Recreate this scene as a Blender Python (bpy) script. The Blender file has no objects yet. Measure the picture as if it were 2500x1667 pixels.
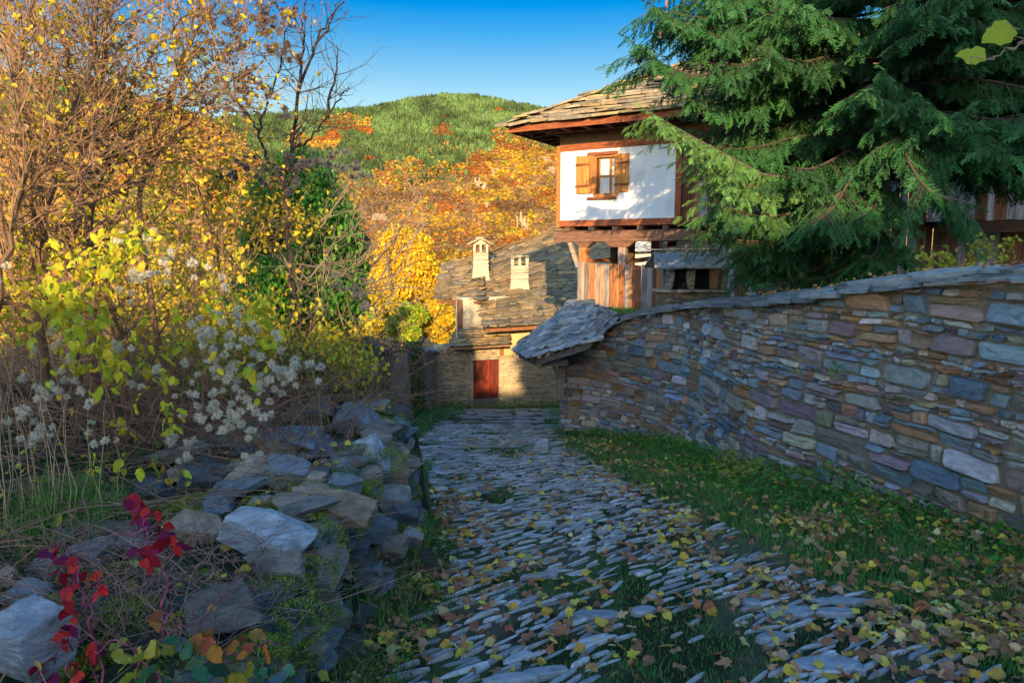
import bpy, math, random
import numpy as np
rng = np.random.default_rng(7); random.seed(7)
SC = bpy.context.scene
COL = SC.collection
R = math.radians
# ---------------------------------------------------------------- camera, sky, sun, exposure
F = 1736.0; PITCH = R(7.0); CAMZ = 1.6
cam = bpy.data.cameras.new('camera'); camo = bpy.data.objects.new('camera', cam); COL.objects.link(camo)
cam.sensor_width = 36; cam.lens = 36*F/2500; cam.clip_start = 0.05; cam.clip_end = 6000
camo.location = (0, 0, CAMZ); camo.rotation_euler = (R(90)-PITCH, 0, 0); SC.camera = camo
W = bpy.data.worlds.new('World'); SC.world = W; W.use_nodes = True
nt = W.node_tree; bg = nt.nodes['Background']
sky = nt.nodes.new('ShaderNodeTexSky'); sky.sky_type = 'NISHITA'; sky.sun_disc = False
SUN_EL = R(12.5); SUN_AZ = R(1.5)           # the sun is behind the camera, a little to its left
sky.sun_elevation = SUN_EL; sky.sun_rotation = math.pi + SUN_AZ
sky.altitude = 600; sky.air_density = 1.0; sky.dust_density = 1.1; sky.ozone_density = 2.0
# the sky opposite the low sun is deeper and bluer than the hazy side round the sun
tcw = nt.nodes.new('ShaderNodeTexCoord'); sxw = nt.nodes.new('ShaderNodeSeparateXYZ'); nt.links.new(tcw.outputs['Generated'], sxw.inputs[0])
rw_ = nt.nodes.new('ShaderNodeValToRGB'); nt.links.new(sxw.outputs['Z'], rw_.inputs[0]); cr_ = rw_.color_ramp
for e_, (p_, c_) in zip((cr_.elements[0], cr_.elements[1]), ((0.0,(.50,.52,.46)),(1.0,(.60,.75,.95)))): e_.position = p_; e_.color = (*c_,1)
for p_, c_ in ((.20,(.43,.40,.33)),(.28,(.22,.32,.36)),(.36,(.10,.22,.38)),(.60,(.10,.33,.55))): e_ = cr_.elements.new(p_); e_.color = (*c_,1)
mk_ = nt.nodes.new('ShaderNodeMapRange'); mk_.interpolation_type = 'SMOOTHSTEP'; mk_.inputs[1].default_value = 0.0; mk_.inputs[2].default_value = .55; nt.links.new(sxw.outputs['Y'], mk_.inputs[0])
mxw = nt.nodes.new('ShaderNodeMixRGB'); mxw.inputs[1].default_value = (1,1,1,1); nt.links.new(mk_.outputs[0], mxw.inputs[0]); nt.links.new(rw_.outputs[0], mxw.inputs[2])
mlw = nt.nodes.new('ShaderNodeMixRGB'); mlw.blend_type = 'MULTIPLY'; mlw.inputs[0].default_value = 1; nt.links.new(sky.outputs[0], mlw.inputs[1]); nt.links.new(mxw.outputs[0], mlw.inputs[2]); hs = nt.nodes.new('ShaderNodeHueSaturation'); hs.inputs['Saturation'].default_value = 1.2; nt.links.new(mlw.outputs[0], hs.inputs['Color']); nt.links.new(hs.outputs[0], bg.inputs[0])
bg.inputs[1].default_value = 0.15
sl = bpy.data.lights.new('sun', 'SUN'); so = bpy.data.objects.new('sun', sl); COL.objects.link(so)
sl.energy = 2.5; sl.angle = R(0.5); sl.color = (1.0, 0.73, 0.40)
from mathutils import Vector
SUND = Vector((math.sin(SUN_AZ)*math.cos(SUN_EL), math.cos(SUN_AZ)*math.cos(SUN_EL), -math.sin(SUN_EL)))
so.rotation_euler = SUND.to_track_quat('-Z', 'Y').to_euler(); so.location = (-3, -30, 20)
SC.view_settings.view_transform = 'Standard'; SC.view_settings.look = 'None'
SC.view_settings.exposure = 1.7; SC.view_settings.gamma = 1
SC.cycles.max_bounces = 6; SC.cycles.transparent_max_bounces = 8

# ---------------------------------------------------------------- helpers
def T(px, py):
    dx = (px-1250)/F; dy = -(py-833.5)/F
    yy = math.cos(PITCH)+dy*math.sin(PITCH); zz = -math.sin(PITCH)+dy*math.cos(PITCH)
    return dx/yy, zz/yy
def P(px, py, Y):
    a, b = T(px, py); return np.array([a*Y, Y, CAMZ+b*Y])
SL = 0.157
def G(px, py):
    a, b = T(px, py); return P(px, py, -CAMZ/(b+SL))

def h2(ix, iy, s=0):
    n = (ix.astype(np.int64)*374761393 + iy.astype(np.int64)*668265263 + s*974634777) & 0xffffffff
    n = ((n ^ (n >> 13))*1274126177) & 0xffffffff
    return ((n ^ (n >> 16)) & 0xffff)/65535.0
def vn(x, y, s=0):
    x = np.asarray(x, float); y = np.asarray(y, float)
    ix = np.floor(x); iy = np.floor(y); fx = x-ix; fy = y-iy
    fx = fx*fx*(3-2*fx); fy = fy*fy*(3-2*fy)
    a = h2(ix, iy, s); b = h2(ix+1, iy, s); c = h2(ix, iy+1, s); d = h2(ix+1, iy+1, s)
    return (a*(1-fx)+b*fx)*(1-fy)+(c*(1-fx)+d*fx)*fy-0.5
def fbm(x, y, o=4, s=0):
    x = np.asarray(x, float); y = np.asarray(y, float); r = 0*x; a = 1.0
    for k in range(o):
        r = r+a*vn(x*2**k, y*2**k, s+k); a *= .5
    return r

class MB:
    def __init__(s): s.V=[]; s.L=[]; s.T=[]; s.C=[]; s.n=0
    def add(s, v, faces, col):
        v = np.asarray(v, float).reshape(-1,3); s.V.append(v)
        if isinstance(faces, np.ndarray):
            s.L.append((faces+s.n).ravel()); s.T.append(np.full(len(faces), faces.shape[1]))
        else:
            s.L.append(np.array([i for f in faces for i in f], int)+s.n); s.T.append(np.array([len(f) for f in faces]))
        c = np.asarray(col, float)
        if c.ndim == 1: c = np.tile(c[:3], (len(v),1))
        s.C.append(c); s.n += len(v)
    def build(s, name, mat, parent=None, smooth=False):
        V = np.concatenate(s.V); L = np.concatenate(s.L).astype(np.int32); Tt = np.concatenate(s.T).astype(np.int32); C = np.concatenate(s.C)
        if parent is not None: V = V-np.array(WL[parent.name])
        me = bpy.data.meshes.new(name); me.vertices.add(len(V)); me.vertices.foreach_set('co', V.astype(np.float32).ravel())
        me.loops.add(len(L)); me.loops.foreach_set('vertex_index', L)
        me.polygons.add(len(Tt)); st = np.concatenate([[0], np.cumsum(Tt)[:-1]]).astype(np.int32)
        me.polygons.foreach_set('loop_start', st)
        me.update(calc_edges=True)
        at = me.attributes.new('Col', 'FLOAT_COLOR', 'POINT')
        at.data.foreach_set('color', np.concatenate([C, np.ones((len(C),1))], 1).astype(np.float32).ravel())
        me.validate(); me.polygons.foreach_set('use_smooth', np.full(len(me.polygons), bool(smooth))); me.materials.append(mat)
        o = bpy.data.objects.new(name, me); COL.objects.link(o)
        if parent is not None: o.parent = parent; WL[o.name] = WL[parent.name]
        else: WL[o.name] = (0,0,0)
        return o
WL = {}
BHL, BHM, BHR = 7.6, 9.4, 14.0      # ridge heights of the added shade blocker's wings, unseen behind the camera
def tag(o, label=None, cat=None, group=None, kind=None):
    if label: o['label'] = label
    if cat: o['category'] = cat
    if group: o['group'] = group
    if kind: o['kind'] = kind
    return o
def empty(name, loc, label, cat, group=None):
    o = bpy.data.objects.new(name, None); COL.objects.link(o); o.location = tuple(float(a) for a in loc); o.empty_display_size = .2
    WL[o.name] = tuple(o.location); return tag(o, label, cat, group)
def plab(o, l): o['label'] = l; return o
def rehome(o):
    """move a single-mesh thing's origin to its base"""
    me = o.data; n = len(me.vertices); a = np.empty(n*3, np.float32); me.vertices.foreach_get('co', a); a = a.reshape(-1,3)
    c = a.mean(0); c[2] = a[:,2].min(); me.vertices.foreach_set('co', (a-c).ravel()); me.update(); o.location = [float(x) for x in c]; return o

def norm(v):
    v = np.asarray(v, float); return v/np.maximum(np.linalg.norm(v, axis=-1, keepdims=True), 1e-9)
def frames(d, up=None, roll=None):
    """rotation matrices whose Y axis is d"""
    d = norm(d); n = len(d)
    up = np.tile([0,0,1.], (n,1)) if up is None else np.asarray(up, float)
    x = np.cross(d, up); bad = np.linalg.norm(x, axis=1) < 1e-3; x[bad] = [1,0,0]; x = norm(x); z = np.cross(x, d)
    if roll is not None:
        c = np.cos(roll)[:,None]; s = np.sin(roll)[:,None]; x, z = x*c+z*s, z*c-x*s
    return np.stack([x, d, z], axis=2)
def scatter(mb, tv, tf, pos, rot, sc, col, tcol=None):
    pos = np.asarray(pos, float); n = len(pos)
    if n == 0: return
    sc = np.asarray(sc, float); sc = sc[:,None,None] if sc.ndim == 1 else sc[:,None,:]
    v = np.einsum('nij,nkj->nki', rot, tv[None]*sc)+pos[:,None]
    f = (tf[None]+(np.arange(n)*len(tv))[:,None,None]).reshape(-1, tf.shape[1])
    c = np.repeat(np.asarray(col, float)[:,None], len(tv), 1)
    if tcol is not None: c = c*tcol[None]
    mb.add(v.reshape(-1,3), f, c.reshape(-1,3))
def tube(mb, pts, r, k, col, caps=False):
    pts = np.asarray(pts, float); n = len(pts); r = np.broadcast_to(np.asarray(r, float), (n,))
    t = np.gradient(pts, axis=0); t = norm(t); ref = np.array([0.31,0.17,0.93]) if abs(t[0][2]) < .9 else np.array([1.,.1,0])
    x = norm(np.cross(t, ref)); y = np.cross(t, x); a = np.arange(k)*2*math.pi/k
    v = pts[:,None]+r[:,None,None]*(x[:,None]*np.cos(a)[None,:,None]+y[:,None]*np.sin(a)[None,:,None])
    i = np.arange(n-1)[:,None]*k; j = np.arange(k)[None]; j2 = (j+1) % k
    f = np.stack([i+j, i+j2, i+k+j2, i+k+j], -1).reshape(-1,4)
    c = np.asarray(col, float)
    if c.ndim == 2 and len(c) == n: c = np.repeat(c, k, 0)
    mb.add(v.reshape(-1,3), f, c)
    if caps:
        mb.add(v[-1], [list(range(k))], c if c.ndim == 1 else c[-1]); mb.add(v[0], [list(range(k))[::-1]], c if c.ndim == 1 else c[0])
def box(mb, c8, col, jit=0):
    """8 corners: bottom 4 (ccw from above), top 4; slightly chamfered edges are left to the material"""
    v = np.asarray(c8, float)+rng.normal(0, jit, (8,3)) if jit else np.asarray(c8, float)
    mb.add(v, np.array([[3,2,1,0],[4,5,6,7],[0,1,5,4],[1,2,6,5],[2,3,7,6],[3,0,4,7]]), col)
def bar(mb, a, b, w, h, col, up=(0,0,1), jit=0):
    """bar from a to b, w across, h along up"""
    a = np.asarray(a, float); b = np.asarray(b, float); d = norm(b-a); x = np.cross(d, up)
    if np.linalg.norm(x) < 1e-3: x = np.array([1.,0,0])
    x = norm(x)*w/2; z = norm(np.cross(x, d))*h/2
    box(mb, [a-x-z, a+x-z, b+x-z, b-x-z, a-x+z, a+x+z, b+x+z, b-x+z], col, jit)
def ic(sub):
    t = (1+5**.5)/2
    v = [[-1,t,0],[1,t,0],[-1,-t,0],[1,-t,0],[0,-1,t],[0,1,t],[0,-1,-t],[0,1,-t],[t,0,-1],[t,0,1],[-t,0,-1],[-t,0,1]]
    f = [[0,11,5],[0,5,1],[0,1,7],[0,7,10],[0,10,11],[1,5,9],[5,11,4],[11,10,2],[10,7,6],[7,1,8],[3,9,4],[3,4,2],[3,2,6],[3,6,8],[3,8,9],[4,9,5],[2,4,11],[6,2,10],[8,6,7],[9,8,1]]
    v = [list(norm(np.array(a, float))) for a in v]
    for _ in range(sub):
        m = {}; nf = []
        def mid(a, b):
            k = (min(a,b), max(a,b))
            if k not in m: v.append(list(norm((np.array(v[a])+np.array(v[b]))/2))); m[k] = len(v)-1
            return m[k]
        for a, b, c in f:
            x, y, z = mid(a,b), mid(b,c), mid(c,a); nf += [[a,x,z],[b,y,x],[c,z,y],[x,y,z]]
        f = nf
    return np.array(v), np.array(f)
ICO = {k: ic(k) for k in (1,2,3,4)}
def rock_shape(dims, sub=3, sd=0, planes=12, rough=.02, squash=1.0):
    """angular stone: a sphere cut by random planes, layered a little"""
    g = np.random.default_rng(sd); v, f = ICO[sub]
    n = norm(np.concatenate([np.array([[0,0,1],[0,0,-1],[1,0,0],[-1,0,0],[0,1,0],[0,-1,0]])+g.normal(0,.16,(6,3)), g.normal(0,1,(planes,3))]))
    c = np.concatenate([g.uniform(.60,.78,6), g.uniform(.70,.95,planes)])
    d = v@n.T; r = np.min(np.where(d > .05, c/np.maximum(d,.05), 9), axis=1)
    p = v*np.minimum(r, 1.25)[:,None]
    p = p/np.abs(p).max(0)
    q = p*np.array(dims)/2
    k = 5/max(dims)
    nz = fbm(q[:,0]*k*2+q[:,1]*k*1.3+sd, q[:,2]*k*5+q[:,1]*k, 4, sd)+.6*np.abs(fbm(q[:,0]*k*.9-q[:,1]*k+sd, q[:,2]*k*9, 3, sd+5))
    return q*(1+rough*3.6*nz[:,None]), f

# ---------------------------------------------------------------- materials
def mat_new(name):
    m = bpy.data.materials.new(name); m.use_nodes = True; nt = m.node_tree; b = nt.nodes['Principled BSDF']; return m, nt, b
def mat_col(name, rough=.85, scale=(6,6,6), amt=.35, bump=.4, bscale=25, bdist=.02, spec=.3, hue=None, detail=6, two=None):
    """colour from the mesh, broken up by noise in object space, with a bumped surface"""
    m, nt, b = mat_new(name); N = nt.nodes; K = nt.links
    at = N.new('ShaderNodeAttribute'); at.attribute_name = 'Col'
    tc = N.new('ShaderNodeTexCoord'); mp = N.new('ShaderNodeMapping'); mp.inputs['Scale'].default_value = scale
    K.new(tc.outputs['Object'], mp.inputs[0])
    nz = N.new('ShaderNodeTexNoise'); nz.inputs['Scale'].default_value = 1; nz.inputs['Detail'].default_value = detail; nz.inputs['Roughness'].default_value = .65
    K.new(mp.outputs[0], nz.inputs['Vector'])
    mr = N.new('ShaderNodeMapRange'); mr.inputs[1].default_value = .3; mr.inputs[2].default_value = .7; mr.inputs[3].default_value = 1-amt; mr.inputs[4].default_value = 1+amt
    K.new(nz.outputs['Fac'], mr.inputs[0])
    mx = N.new('ShaderNodeVectorMath'); mx.operation = 'SCALE'; K.new(at.outputs['Color'], mx.inputs[0]); K.new(mr.outputs[0], mx.inputs['Scale'])
    out = mx.outputs[0]
    if two:
        n2 = N.new('ShaderNodeTexNoise'); n2.inputs['Scale'].default_value = two[1]; n2.inputs['Detail'].default_value = 5; K.new(tc.outputs['Object'], n2.inputs['Vector'])
        r2 = N.new('ShaderNodeMapRange'); r2.inputs[1].default_value = two[2]; r2.inputs[2].default_value = two[3]; K.new(n2.outputs['Fac'], r2.inputs[0])
        m2 = N.new('ShaderNodeMixRGB'); m2.inputs[2].default_value = (*two[0], 1); K.new(r2.outputs[0], m2.inputs[0]); K.new(out, m2.inputs[1]); out = m2.outputs[0]
    K.new(out, b.inputs['Base Color']); b.inputs['Roughness'].default_value = rough; b.inputs['Specular IOR Level'].default_value = spec
    if bump:
        n3 = N.new('ShaderNodeTexNoise'); n3.inputs['Scale'].default_value = bscale/max(scale); n3.inputs['Detail'].default_value = 8; n3.inputs['Roughness'].default_value = .7
        K.new(mp.outputs[0], n3.inputs['Vector'])
        bp = N.new('ShaderNodeBump'); bp.inputs['Strength'].default_value = bump; bp.inputs['Distance'].default_value = bdist
        K.new(n3.outputs['Fac'], bp.inputs['Height']); K.new(bp.outputs[0], b.inputs['Normal'])
    return m
def mat_leaf(name, trans=.35, rough=.6, amt=.25):
    m, nt, b = mat_new(name); N = nt.nodes; K = nt.links
    at = N.new('ShaderNodeAttribute'); at.attribute_name = 'Col'; b.inputs['Roughness'].default_value = rough; b.inputs['Specular IOR Level'].default_value = .25
    tr = N.new('ShaderNodeBsdfTranslucent'); ms = N.new('ShaderNodeMixShader'); ms.inputs[0].default_value = trans
    K.new(at.outputs['Color'], b.inputs['Base Color']); K.new(at.outputs['Color'], tr.inputs[0])
    K.new(b.outputs[0], ms.inputs[1]); K.new(tr.outputs[0], ms.inputs[2]); K.new(ms.outputs[0], N['Material Output'].inputs[0])
    return m
M_STONE = mat_col('stone', .85, (9,9,26), .30, .9, 70, .02, two=((.30,.27,.18), 3.1, .60, .74))
M_SLATE = mat_col('slate', .8, (7,7,18), .35, .8, 60, .015, two=((.10,.105,.06), 2.3, .56, .72))
M_ROCK = mat_col('field_stone', .85, (9,9,34), .5, 1.0, 70, .035, detail=9, two=((.09,.085,.05), 5, .54, .72))
M_MORTAR = mat_col('mortar', .95, (8,8,8), .3, 1.0, 60, .03)
M_WOOD = mat_col('old_wood', .75, (34,34,2.2), .55, .6, 60, .01, spec=.25)
M_WOODH = mat_col('old_wood_beam', .75, (5,5,30), .5, .7, 60, .01, spec=.25)
M_PLASTER = mat_col('plaster', .9, (2,2,1), .09, .5, 30, .012, two=((.50,.45,.38), 1.3, .60, .95))
M_DAUB = mat_col('earth_plaster', .95, (3,3,5), .2, .6, 30, .03)
M_GROUND = mat_col('soil', .95, (3,3,3), .45, 1.0, 60, .05, two=((.022,.05,.014), 1.7, .46, .56))
M_HILL = mat_col('hill_soil', .95, (.06,.06,.06), .5, 0, two=((.16,.12,.04), .012, .48, .62))
M_BARK = mat_col('bark', .9, (18,18,5), .45, .9, 60, .015)
M_TWIG = mat_col('twig', .85, (20,20,20), .3, 0)
M_LEAF = mat_leaf('leaf'); M_NEEDLE = mat_leaf('needle', .15, .55); M_FLUFF = mat_leaf('seed_fluff', .4, .9)
M_FOREST = mat_leaf('far_foliage', .1, .9); M_MOSS = mat_col('moss', .95, (30,30,30), .5, 1, 60, .02); M_DRY = mat_leaf('dry_leaf', .2, .7)
def mat_plain(name, col, rough=.5, **k):
    m, nt, b = mat_new(name); b.inputs['Base Color'].default_value = (*col, 1); b.inputs['Roughness'].default_value = rough
    for a, v in k.items(): b.inputs[a.replace('_', ' ')].default_value = v
    return m
M_GLASS = mat_plain('window_glass', (.02,.025,.03), .06)
M_DARK = mat_col('dark_interior', .95, (3,3,3), .2, 0)
def mat_curtain():
    m, nt, b = mat_new('lace_curtain'); N = nt.nodes; K = nt.links
    tc = N.new('ShaderNodeTexCoord'); w = N.new('ShaderNodeTexWave'); w.inputs['Scale'].default_value = 9; w.inputs['Distortion'].default_value = 1.5
    K.new(tc.outputs['Object'], w.inputs['Vector']); r = N.new('ShaderNodeValToRGB'); r.color_ramp.elements[0].color = (.5,.5,.5,1); r.color_ramp.elements[1].color = (.8,.8,.78,1)
    K.new(w.outputs['Fac'], r.inputs[0]); K.new(r.outputs[0], b.inputs['Base Color']); b.inputs['Roughness'].default_value = .9; return m
M_CURTAIN = mat_curtain()
# ---------------------------------------------------------------- right-hand stone wall line (base from the lane plane)
_b = [(2500,1338),(2172,1251),(1999,1209),(1849,1172),(1727,1122),(1662,1095),(1540,1076),(1440,1066),(1366,1062)]
_t = [(2500,684),(2288,697),(2172,705),(2055,716),(1961,738),(1849,746),(1727,752),(1634,757),(1554,768),(1470,807),(1400,852),(1366,872)]
WB = np.array([G(*p) for p in _b])
ext = WB[0]+np.array([.45,-1.6,0]); ext2 = WB[0]+np.array([.7,-3.4,0])
def tpy(px): return np.interp(px, [p[0] for p in _t][::-1], [p[1] for p in _t][::-1])
zt = [P(b[0], tpy(b[0]), w[1])[2] for b, w in zip(_b, WB)]
WX = np.concatenate([[ext2[0], ext[0]], WB[:,0]]); WY = np.concatenate([[ext2[1], ext[1]], WB[:,1]]); WZT = np.concatenate([[zt[0]+.2, zt[0]+.12], zt])
_s = np.concatenate([[0], np.cumsum(np.hypot(np.diff(WX), np.diff(WY)))])
_ss = np.linspace(0, _s[-1], 200)
def smooth(a, k=9):
    p = np.pad(a, k//2, mode='edge'); return np.convolve(p, np.ones(k)/k, 'valid')
WSX = smooth(np.interp(_ss, _s, WX)); WSY = smooth(np.interp(_ss, _s, WY)); WST = smooth(np.interp(_ss, _s, WZT)); WLEN = _s[-1]
WSX[-1] = WX[-1]; WSY[-1] = WY[-1]
WSB = -SL*WSY-.12
def wall_x(y): return np.interp(y, WSY, WSX)
print('wall', WX.round(2), WY.round(2), WZT.round(2))
# ---------------------------------------------------------------- terrain
def sstep(a, b, x): t = np.clip((x-a)/(b-a), 0, 1); return t*t*(3-2*t)
def H(x, y):
    x = np.asarray(x, float); y = np.asarray(y, float)
    z = -SL*np.minimum(y, 27.5)+fbm(x*.7, y*.7, 3)*.05+fbm(x*3, y*3, 2, 9)*.025
    z = z-np.clip(y-31, 0, 75)*.42
    # bank on the left
    bank = (1-sstep(-1.12, -.88, x+.12*fbm(y*1.5, y*0, 2, 4)))*(1-sstep(6.9, 9.0, y))
    top = .12+.05*x*0+.16*fbm(x*1.3, y*1.3, 3, 5)+np.clip(-x-2, 0, 3)*.08-.1*sstep(2.8,1.6,y)
    z = z*(1-bank)+top*bank
    # ground left of the lane further down, and the drop to the valley on the left
    e = (1-sstep(-4.2, -2.6, x))*sstep(7, 9.5, y)*(1-sstep(24, 27, y)); z = z+e*.5
    z = z-np.clip(-x-7.5, 0, 60)*.38*sstep(2, 8, y)
    # verge rises to the right wall
    z = z+.10*sstep(-.9, 0, x-wall_x(y))*(y < 16)*(y > 2)
    # yard above the right wall
    yz = np.interp(y, [3,8,12,14,20], [.9,.75,.45,.3,.25])
    xr = np.where(y < WSY[-1], wall_x(y)+.22, np.interp(y, [WSY[-1], 16.6], [1.5, 2.1]))
    yd = sstep(0, .18, x-xr)*(1-sstep(24.0, 27.0, y-np.clip(x-9,0,30)*2)*(x < 500))*(y > -9)
    yd = yd*(1-sstep(17.5, 20.5, y)*(1-sstep(3.2, 5.0, x)))
    z = z*(1-yd)+yz*yd
    far = sstep(90, 200, np.hypot(x, y)); z = z*(1-far)+(-34)*far
    return z
xs = np.concatenate([[-3000,-1200,-500,-250,-160,-110], np.arange(-80,-12,4.), np.arange(-12,-5,.5), np.arange(-5,-2,.15), np.arange(-2,-.3,.06), np.arange(-.3,6,.12), np.arange(6,14,.5), np.arange(14,60,4.), [80,120,200,400,1200,3000]])
ys = np.concatenate([[-3000,-800,-200,-120], np.arange(-80,-10,4.), np.arange(-10,1,.5), np.arange(1,9,.08), np.arange(9,20,.18), np.arange(20,34,.4), np.arange(34,120,3.), [140,180,240,400,900,2000,4000]])
X, Yg = np.meshgrid(xs, ys); Z = H(X, Yg)
nx, ny = len(xs), len(ys); i = np.arange(ny-1)[:,None]*nx; j = np.arange(nx-1)[None]
Fq = np.stack([i+j, i+j+1, i+nx+j+1, i+nx+j], -1).reshape(-1,4)
c = np.zeros((nx*ny,3)); soil = np.array([.19,.155,.115]); gr = np.array([.08,.13,.04]); dry = np.array([.16,.11,.05])
fl = fbm(X*1.2, Yg*1.2, 3, 20).ravel()
k = sstep(-.1,.25,fl)[:,None]; c = soil*(1-k)+gr*k
k = (sstep(30, 50, Yg.ravel()))[:,None]; c = c*(1-k)+dry*k
lane = ((Yg.ravel() > 17.2) & (Yg.ravel() < 25))[:,None]*1.0; c = c*(1-lane*.6)+np.array([.22,.15,.10])*lane*.6
g = MB(); g.add(np.stack([X.ravel(), Yg.ravel(), Z.ravel()], 1), Fq, c); ground = g.build('ground', M_GROUND, smooth=True); tag(ground, kind='structure')

# ---------------------------------------------------------------- hills
def hill(name, ridge, Y0, Y1, z0, seed, gul, pw=1.0):
    px = np.array([r[0] for r in ridge]); rp = np.array([r[1] for r in ridge])
    A = np.linspace(px[0], px[-1], 260); v = np.linspace(0, 1.0, 90)
    tz = np.array([T(a, np.interp(a, px, rp))[1] for a in A]); tx = np.array([T(a, np.interp(a, px, rp))[0] for a in A])
    def f(ia, vv):
        txx = np.interp(ia, np.arange(len(A)), tx); tzz = np.interp(ia, np.arange(len(A)), tz)
        Y = Y0+(Y1-Y0)*vv; zr = CAMZ+tzz*Y1
        x = txx*(Y*.9+.1*Y1)
        w = np.clip(np.minimum(vv*4, (1-vv)*3), 0, 1)
        z = z0+(zr-z0)*vv**pw+gul*w*(fbm(x/gul/6, Y/gul/9, 4, seed)*1.6-np.abs(fbm(x/gul/4, vv*1.2, 3, seed+3))*1.8)
        return x, Y, z
    IA, VV = np.meshgrid(np.arange(len(A)), v); x, y, z = f(IA.astype(float), VV)
    bx, by, bz = x[-1], y[-1]+200, z[-1]-120
    Vx = np.stack([np.append(x.ravel(), bx), np.append(y.ravel(), by), np.append(z.ravel(), bz)], 1)
    n = len(A); i = np.arange(len(v))[:,None]*n; j = np.arange(n-1)[None]
    Fq = np.stack([i+j, i+j+1, i+n+j+1, i+n+j], -1).reshape(-1,4)
    m = MB(); cc = np.tile([.36,.20,.05], (len(Vx),1)); m.add(Vx, Fq, cc); o = m.build(name, M_HILL, smooth=True); tag(o, kind='structure')
    return f, n
def proj(x, y, z):
    c, s = math.cos(PITCH), math.sin(PITCH); zz = z-CAMZ
    d = y*c-zz*s; u = y*s+zz*c
    return 1250+F*x/d, 833.5-F*u/d
hm, hn = hill('hill', [(-900,420),(-300,330),(300,300),(500,290),(600,285),(760,272),(900,264),(1000,242),(1080,232),(1150,232),(1230,246),(1330,265),(1400,292),(1600,335),(2000,380),(2500,400),(3300,440)], 420, 1150, -60, 11, 9)
hl, hln = hill('hill', [(-900,90),(-300,120),(0,175),(150,200),(300,225),(450,272),(520,300),(600,345),(680,440),(740,540),(800,650),(860,800)], 230, 560, -55, 31, 6)
# conifer and autumn tree templates
def conifer_t():
    v = []; f = []
    for t, (z0, z1, r) in enumerate([(.05,.62,.34),(.30,.84,.27),(.55,1.0,.17)]):
        b = len(v); k = 6
        for a in range(k): an = a*2*math.pi/k+t; v.append([r*math.cos(an), r*math.sin(an), z0+(.03 if a % 2 else -.03)])
        v.append([0,0,z1])
        for a in range(k): f.append([b+a, b+(a+1) % k, b+k])
    return np.array(v), np.array(f)
CT, CF = conifer_t()
g2 = np.random.default_rng(3); bv, bf = ICO[1]; BT = bv*(1+g2.normal(0,.16,(len(bv),1)))*np.array([.5,.5,.42])+np.array([0,0,.38]); BF = bf
def clump_t(sd, n=44):
    g = np.random.default_rng(sd); V = []; Fx = []
    for q in range(n):
        d = norm(g.normal(0,1,3)); d[2] = abs(d[2])*1.1-.25; c = d*.42*g.uniform(.7,1.1)+np.array([0,0,.42]); a = norm(np.cross(d, g.normal(0,1,3))); b2 = np.cross(d, a)
        b0 = len(V); s = g.uniform(.09,.17); V += [c+a*s, c+b2*s, c-a*s, c-b2*s]; Fx.append([b0,b0+1,b0+2,b0+3])
    return np.array(V), np.array(Fx)
CLT = [clump_t(k) for k in range(3)]
def zrot(n):
    a = rng.uniform(0, 6.28, n); R3 = np.zeros((n,3,3)); R3[:,0,0] = np.cos(a); R3[:,0,1] = -np.sin(a); R3[:,1,0] = np.sin(a); R3[:,1,1] = np.cos(a); R3[:,2,2] = 1; return R3
AUT = np.array([[.62,.32,.02],[.70,.42,.03],[.62,.35,.02],[.42,.36,.04],[.36,.20,.06],[.50,.17,.03],[.42,.22,.05],[.34,.20,.09],[.62,.40,.03]])
def bounds_conifer(px): return np.interp(px, [300,500,700,780,840,900,950,1000,1080,1130,1170,1230,1290,1340,1400,1800], [500,510,490,470,455,440,405,425,430,400,345,322,335,345,330,380])
con = MB(); aut = MB()
n = 260000; ia = rng.uniform(0, hn-1, n); vv = rng.uniform(0, 1, n)**.8; x, y, z = hm(ia, vv); px, py = proj(x, y, z)
nzb = fbm(px/60, py/40, 3, 77); red = fbm(px/90, py/30, 3, 50)
ok = (px > 380) & (px < 1560) & (py < 760); x, y, z, px, py, nzb, red, vv = [q[ok] for q in (x, y, z, px, py, nzb, red, vv)]
isc = (py+nzb*75 < bounds_conifer(px)) & ~((red > .42) & (py > 262)) & ~((np.hypot((px-850)/70, (py-303)/20) < 1+nzb) | (np.hypot((px-790)/75, (py-350)/22) < 1+nzb))
isc |= (rng.random(len(px)) < .006+.22*np.clip(1-(py-bounds_conifer(px))/55,0,1)*(nzb > -.05)) & (py < 620)
q = isc; m_ = q.sum()
bc = np.array([.075,.125,.035])*rng.uniform(.45,1.5,(m_,1))*(1+1.1*fbm(px[q]/45, py[q]/18, 3, 44))[:,None]*(1+rng.normal(0,.08,(m_,3)))
scatter(con, CT, CF, np.stack([x[q], y[q], z[q]-.5], 1), zrot(m_), (3.6+4.6*rng.random(m_)**1.5)[:,None]*np.array([[1.05,1.05,.78]])*rng.uniform(.85,1.15,(m_,3)), bc)
q = ~isc & (rng.random(len(px)) < .62); m_ = q.sum(); pick = ((fbm(px[q]/38, py[q]/26, 3, 60)*1.7+.5)*9+rng.normal(0,1.6,m_)).astype(int) % 9
rr = red[q] > .25; pick[rr] = 5; low = (nzb[q] > .02) & (py[q] > 430); pick[low & (rng.random(m_) < .7)] = 7
dull = fbm(px[q]/130, py[q]/70, 3, 91) > .05; sel = dull & (py[q] > 480) & (rng.random(m_) < .6); pick[sel] = rng.choice([4,7,5], sel.sum())
bc = AUT[pick]*rng.uniform(.55,1.05,(m_,1))*(.85+.6*fbm(px[q]/45, py[q]/30, 3, 71))[:,None]; bc[rr] *= .8
px3 = np.stack([x[q], y[q], z[q]-.6], 1); w3 = 2.6+3.6*rng.random(m_)**2; kk = rng.integers(0,3,m_)
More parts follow.
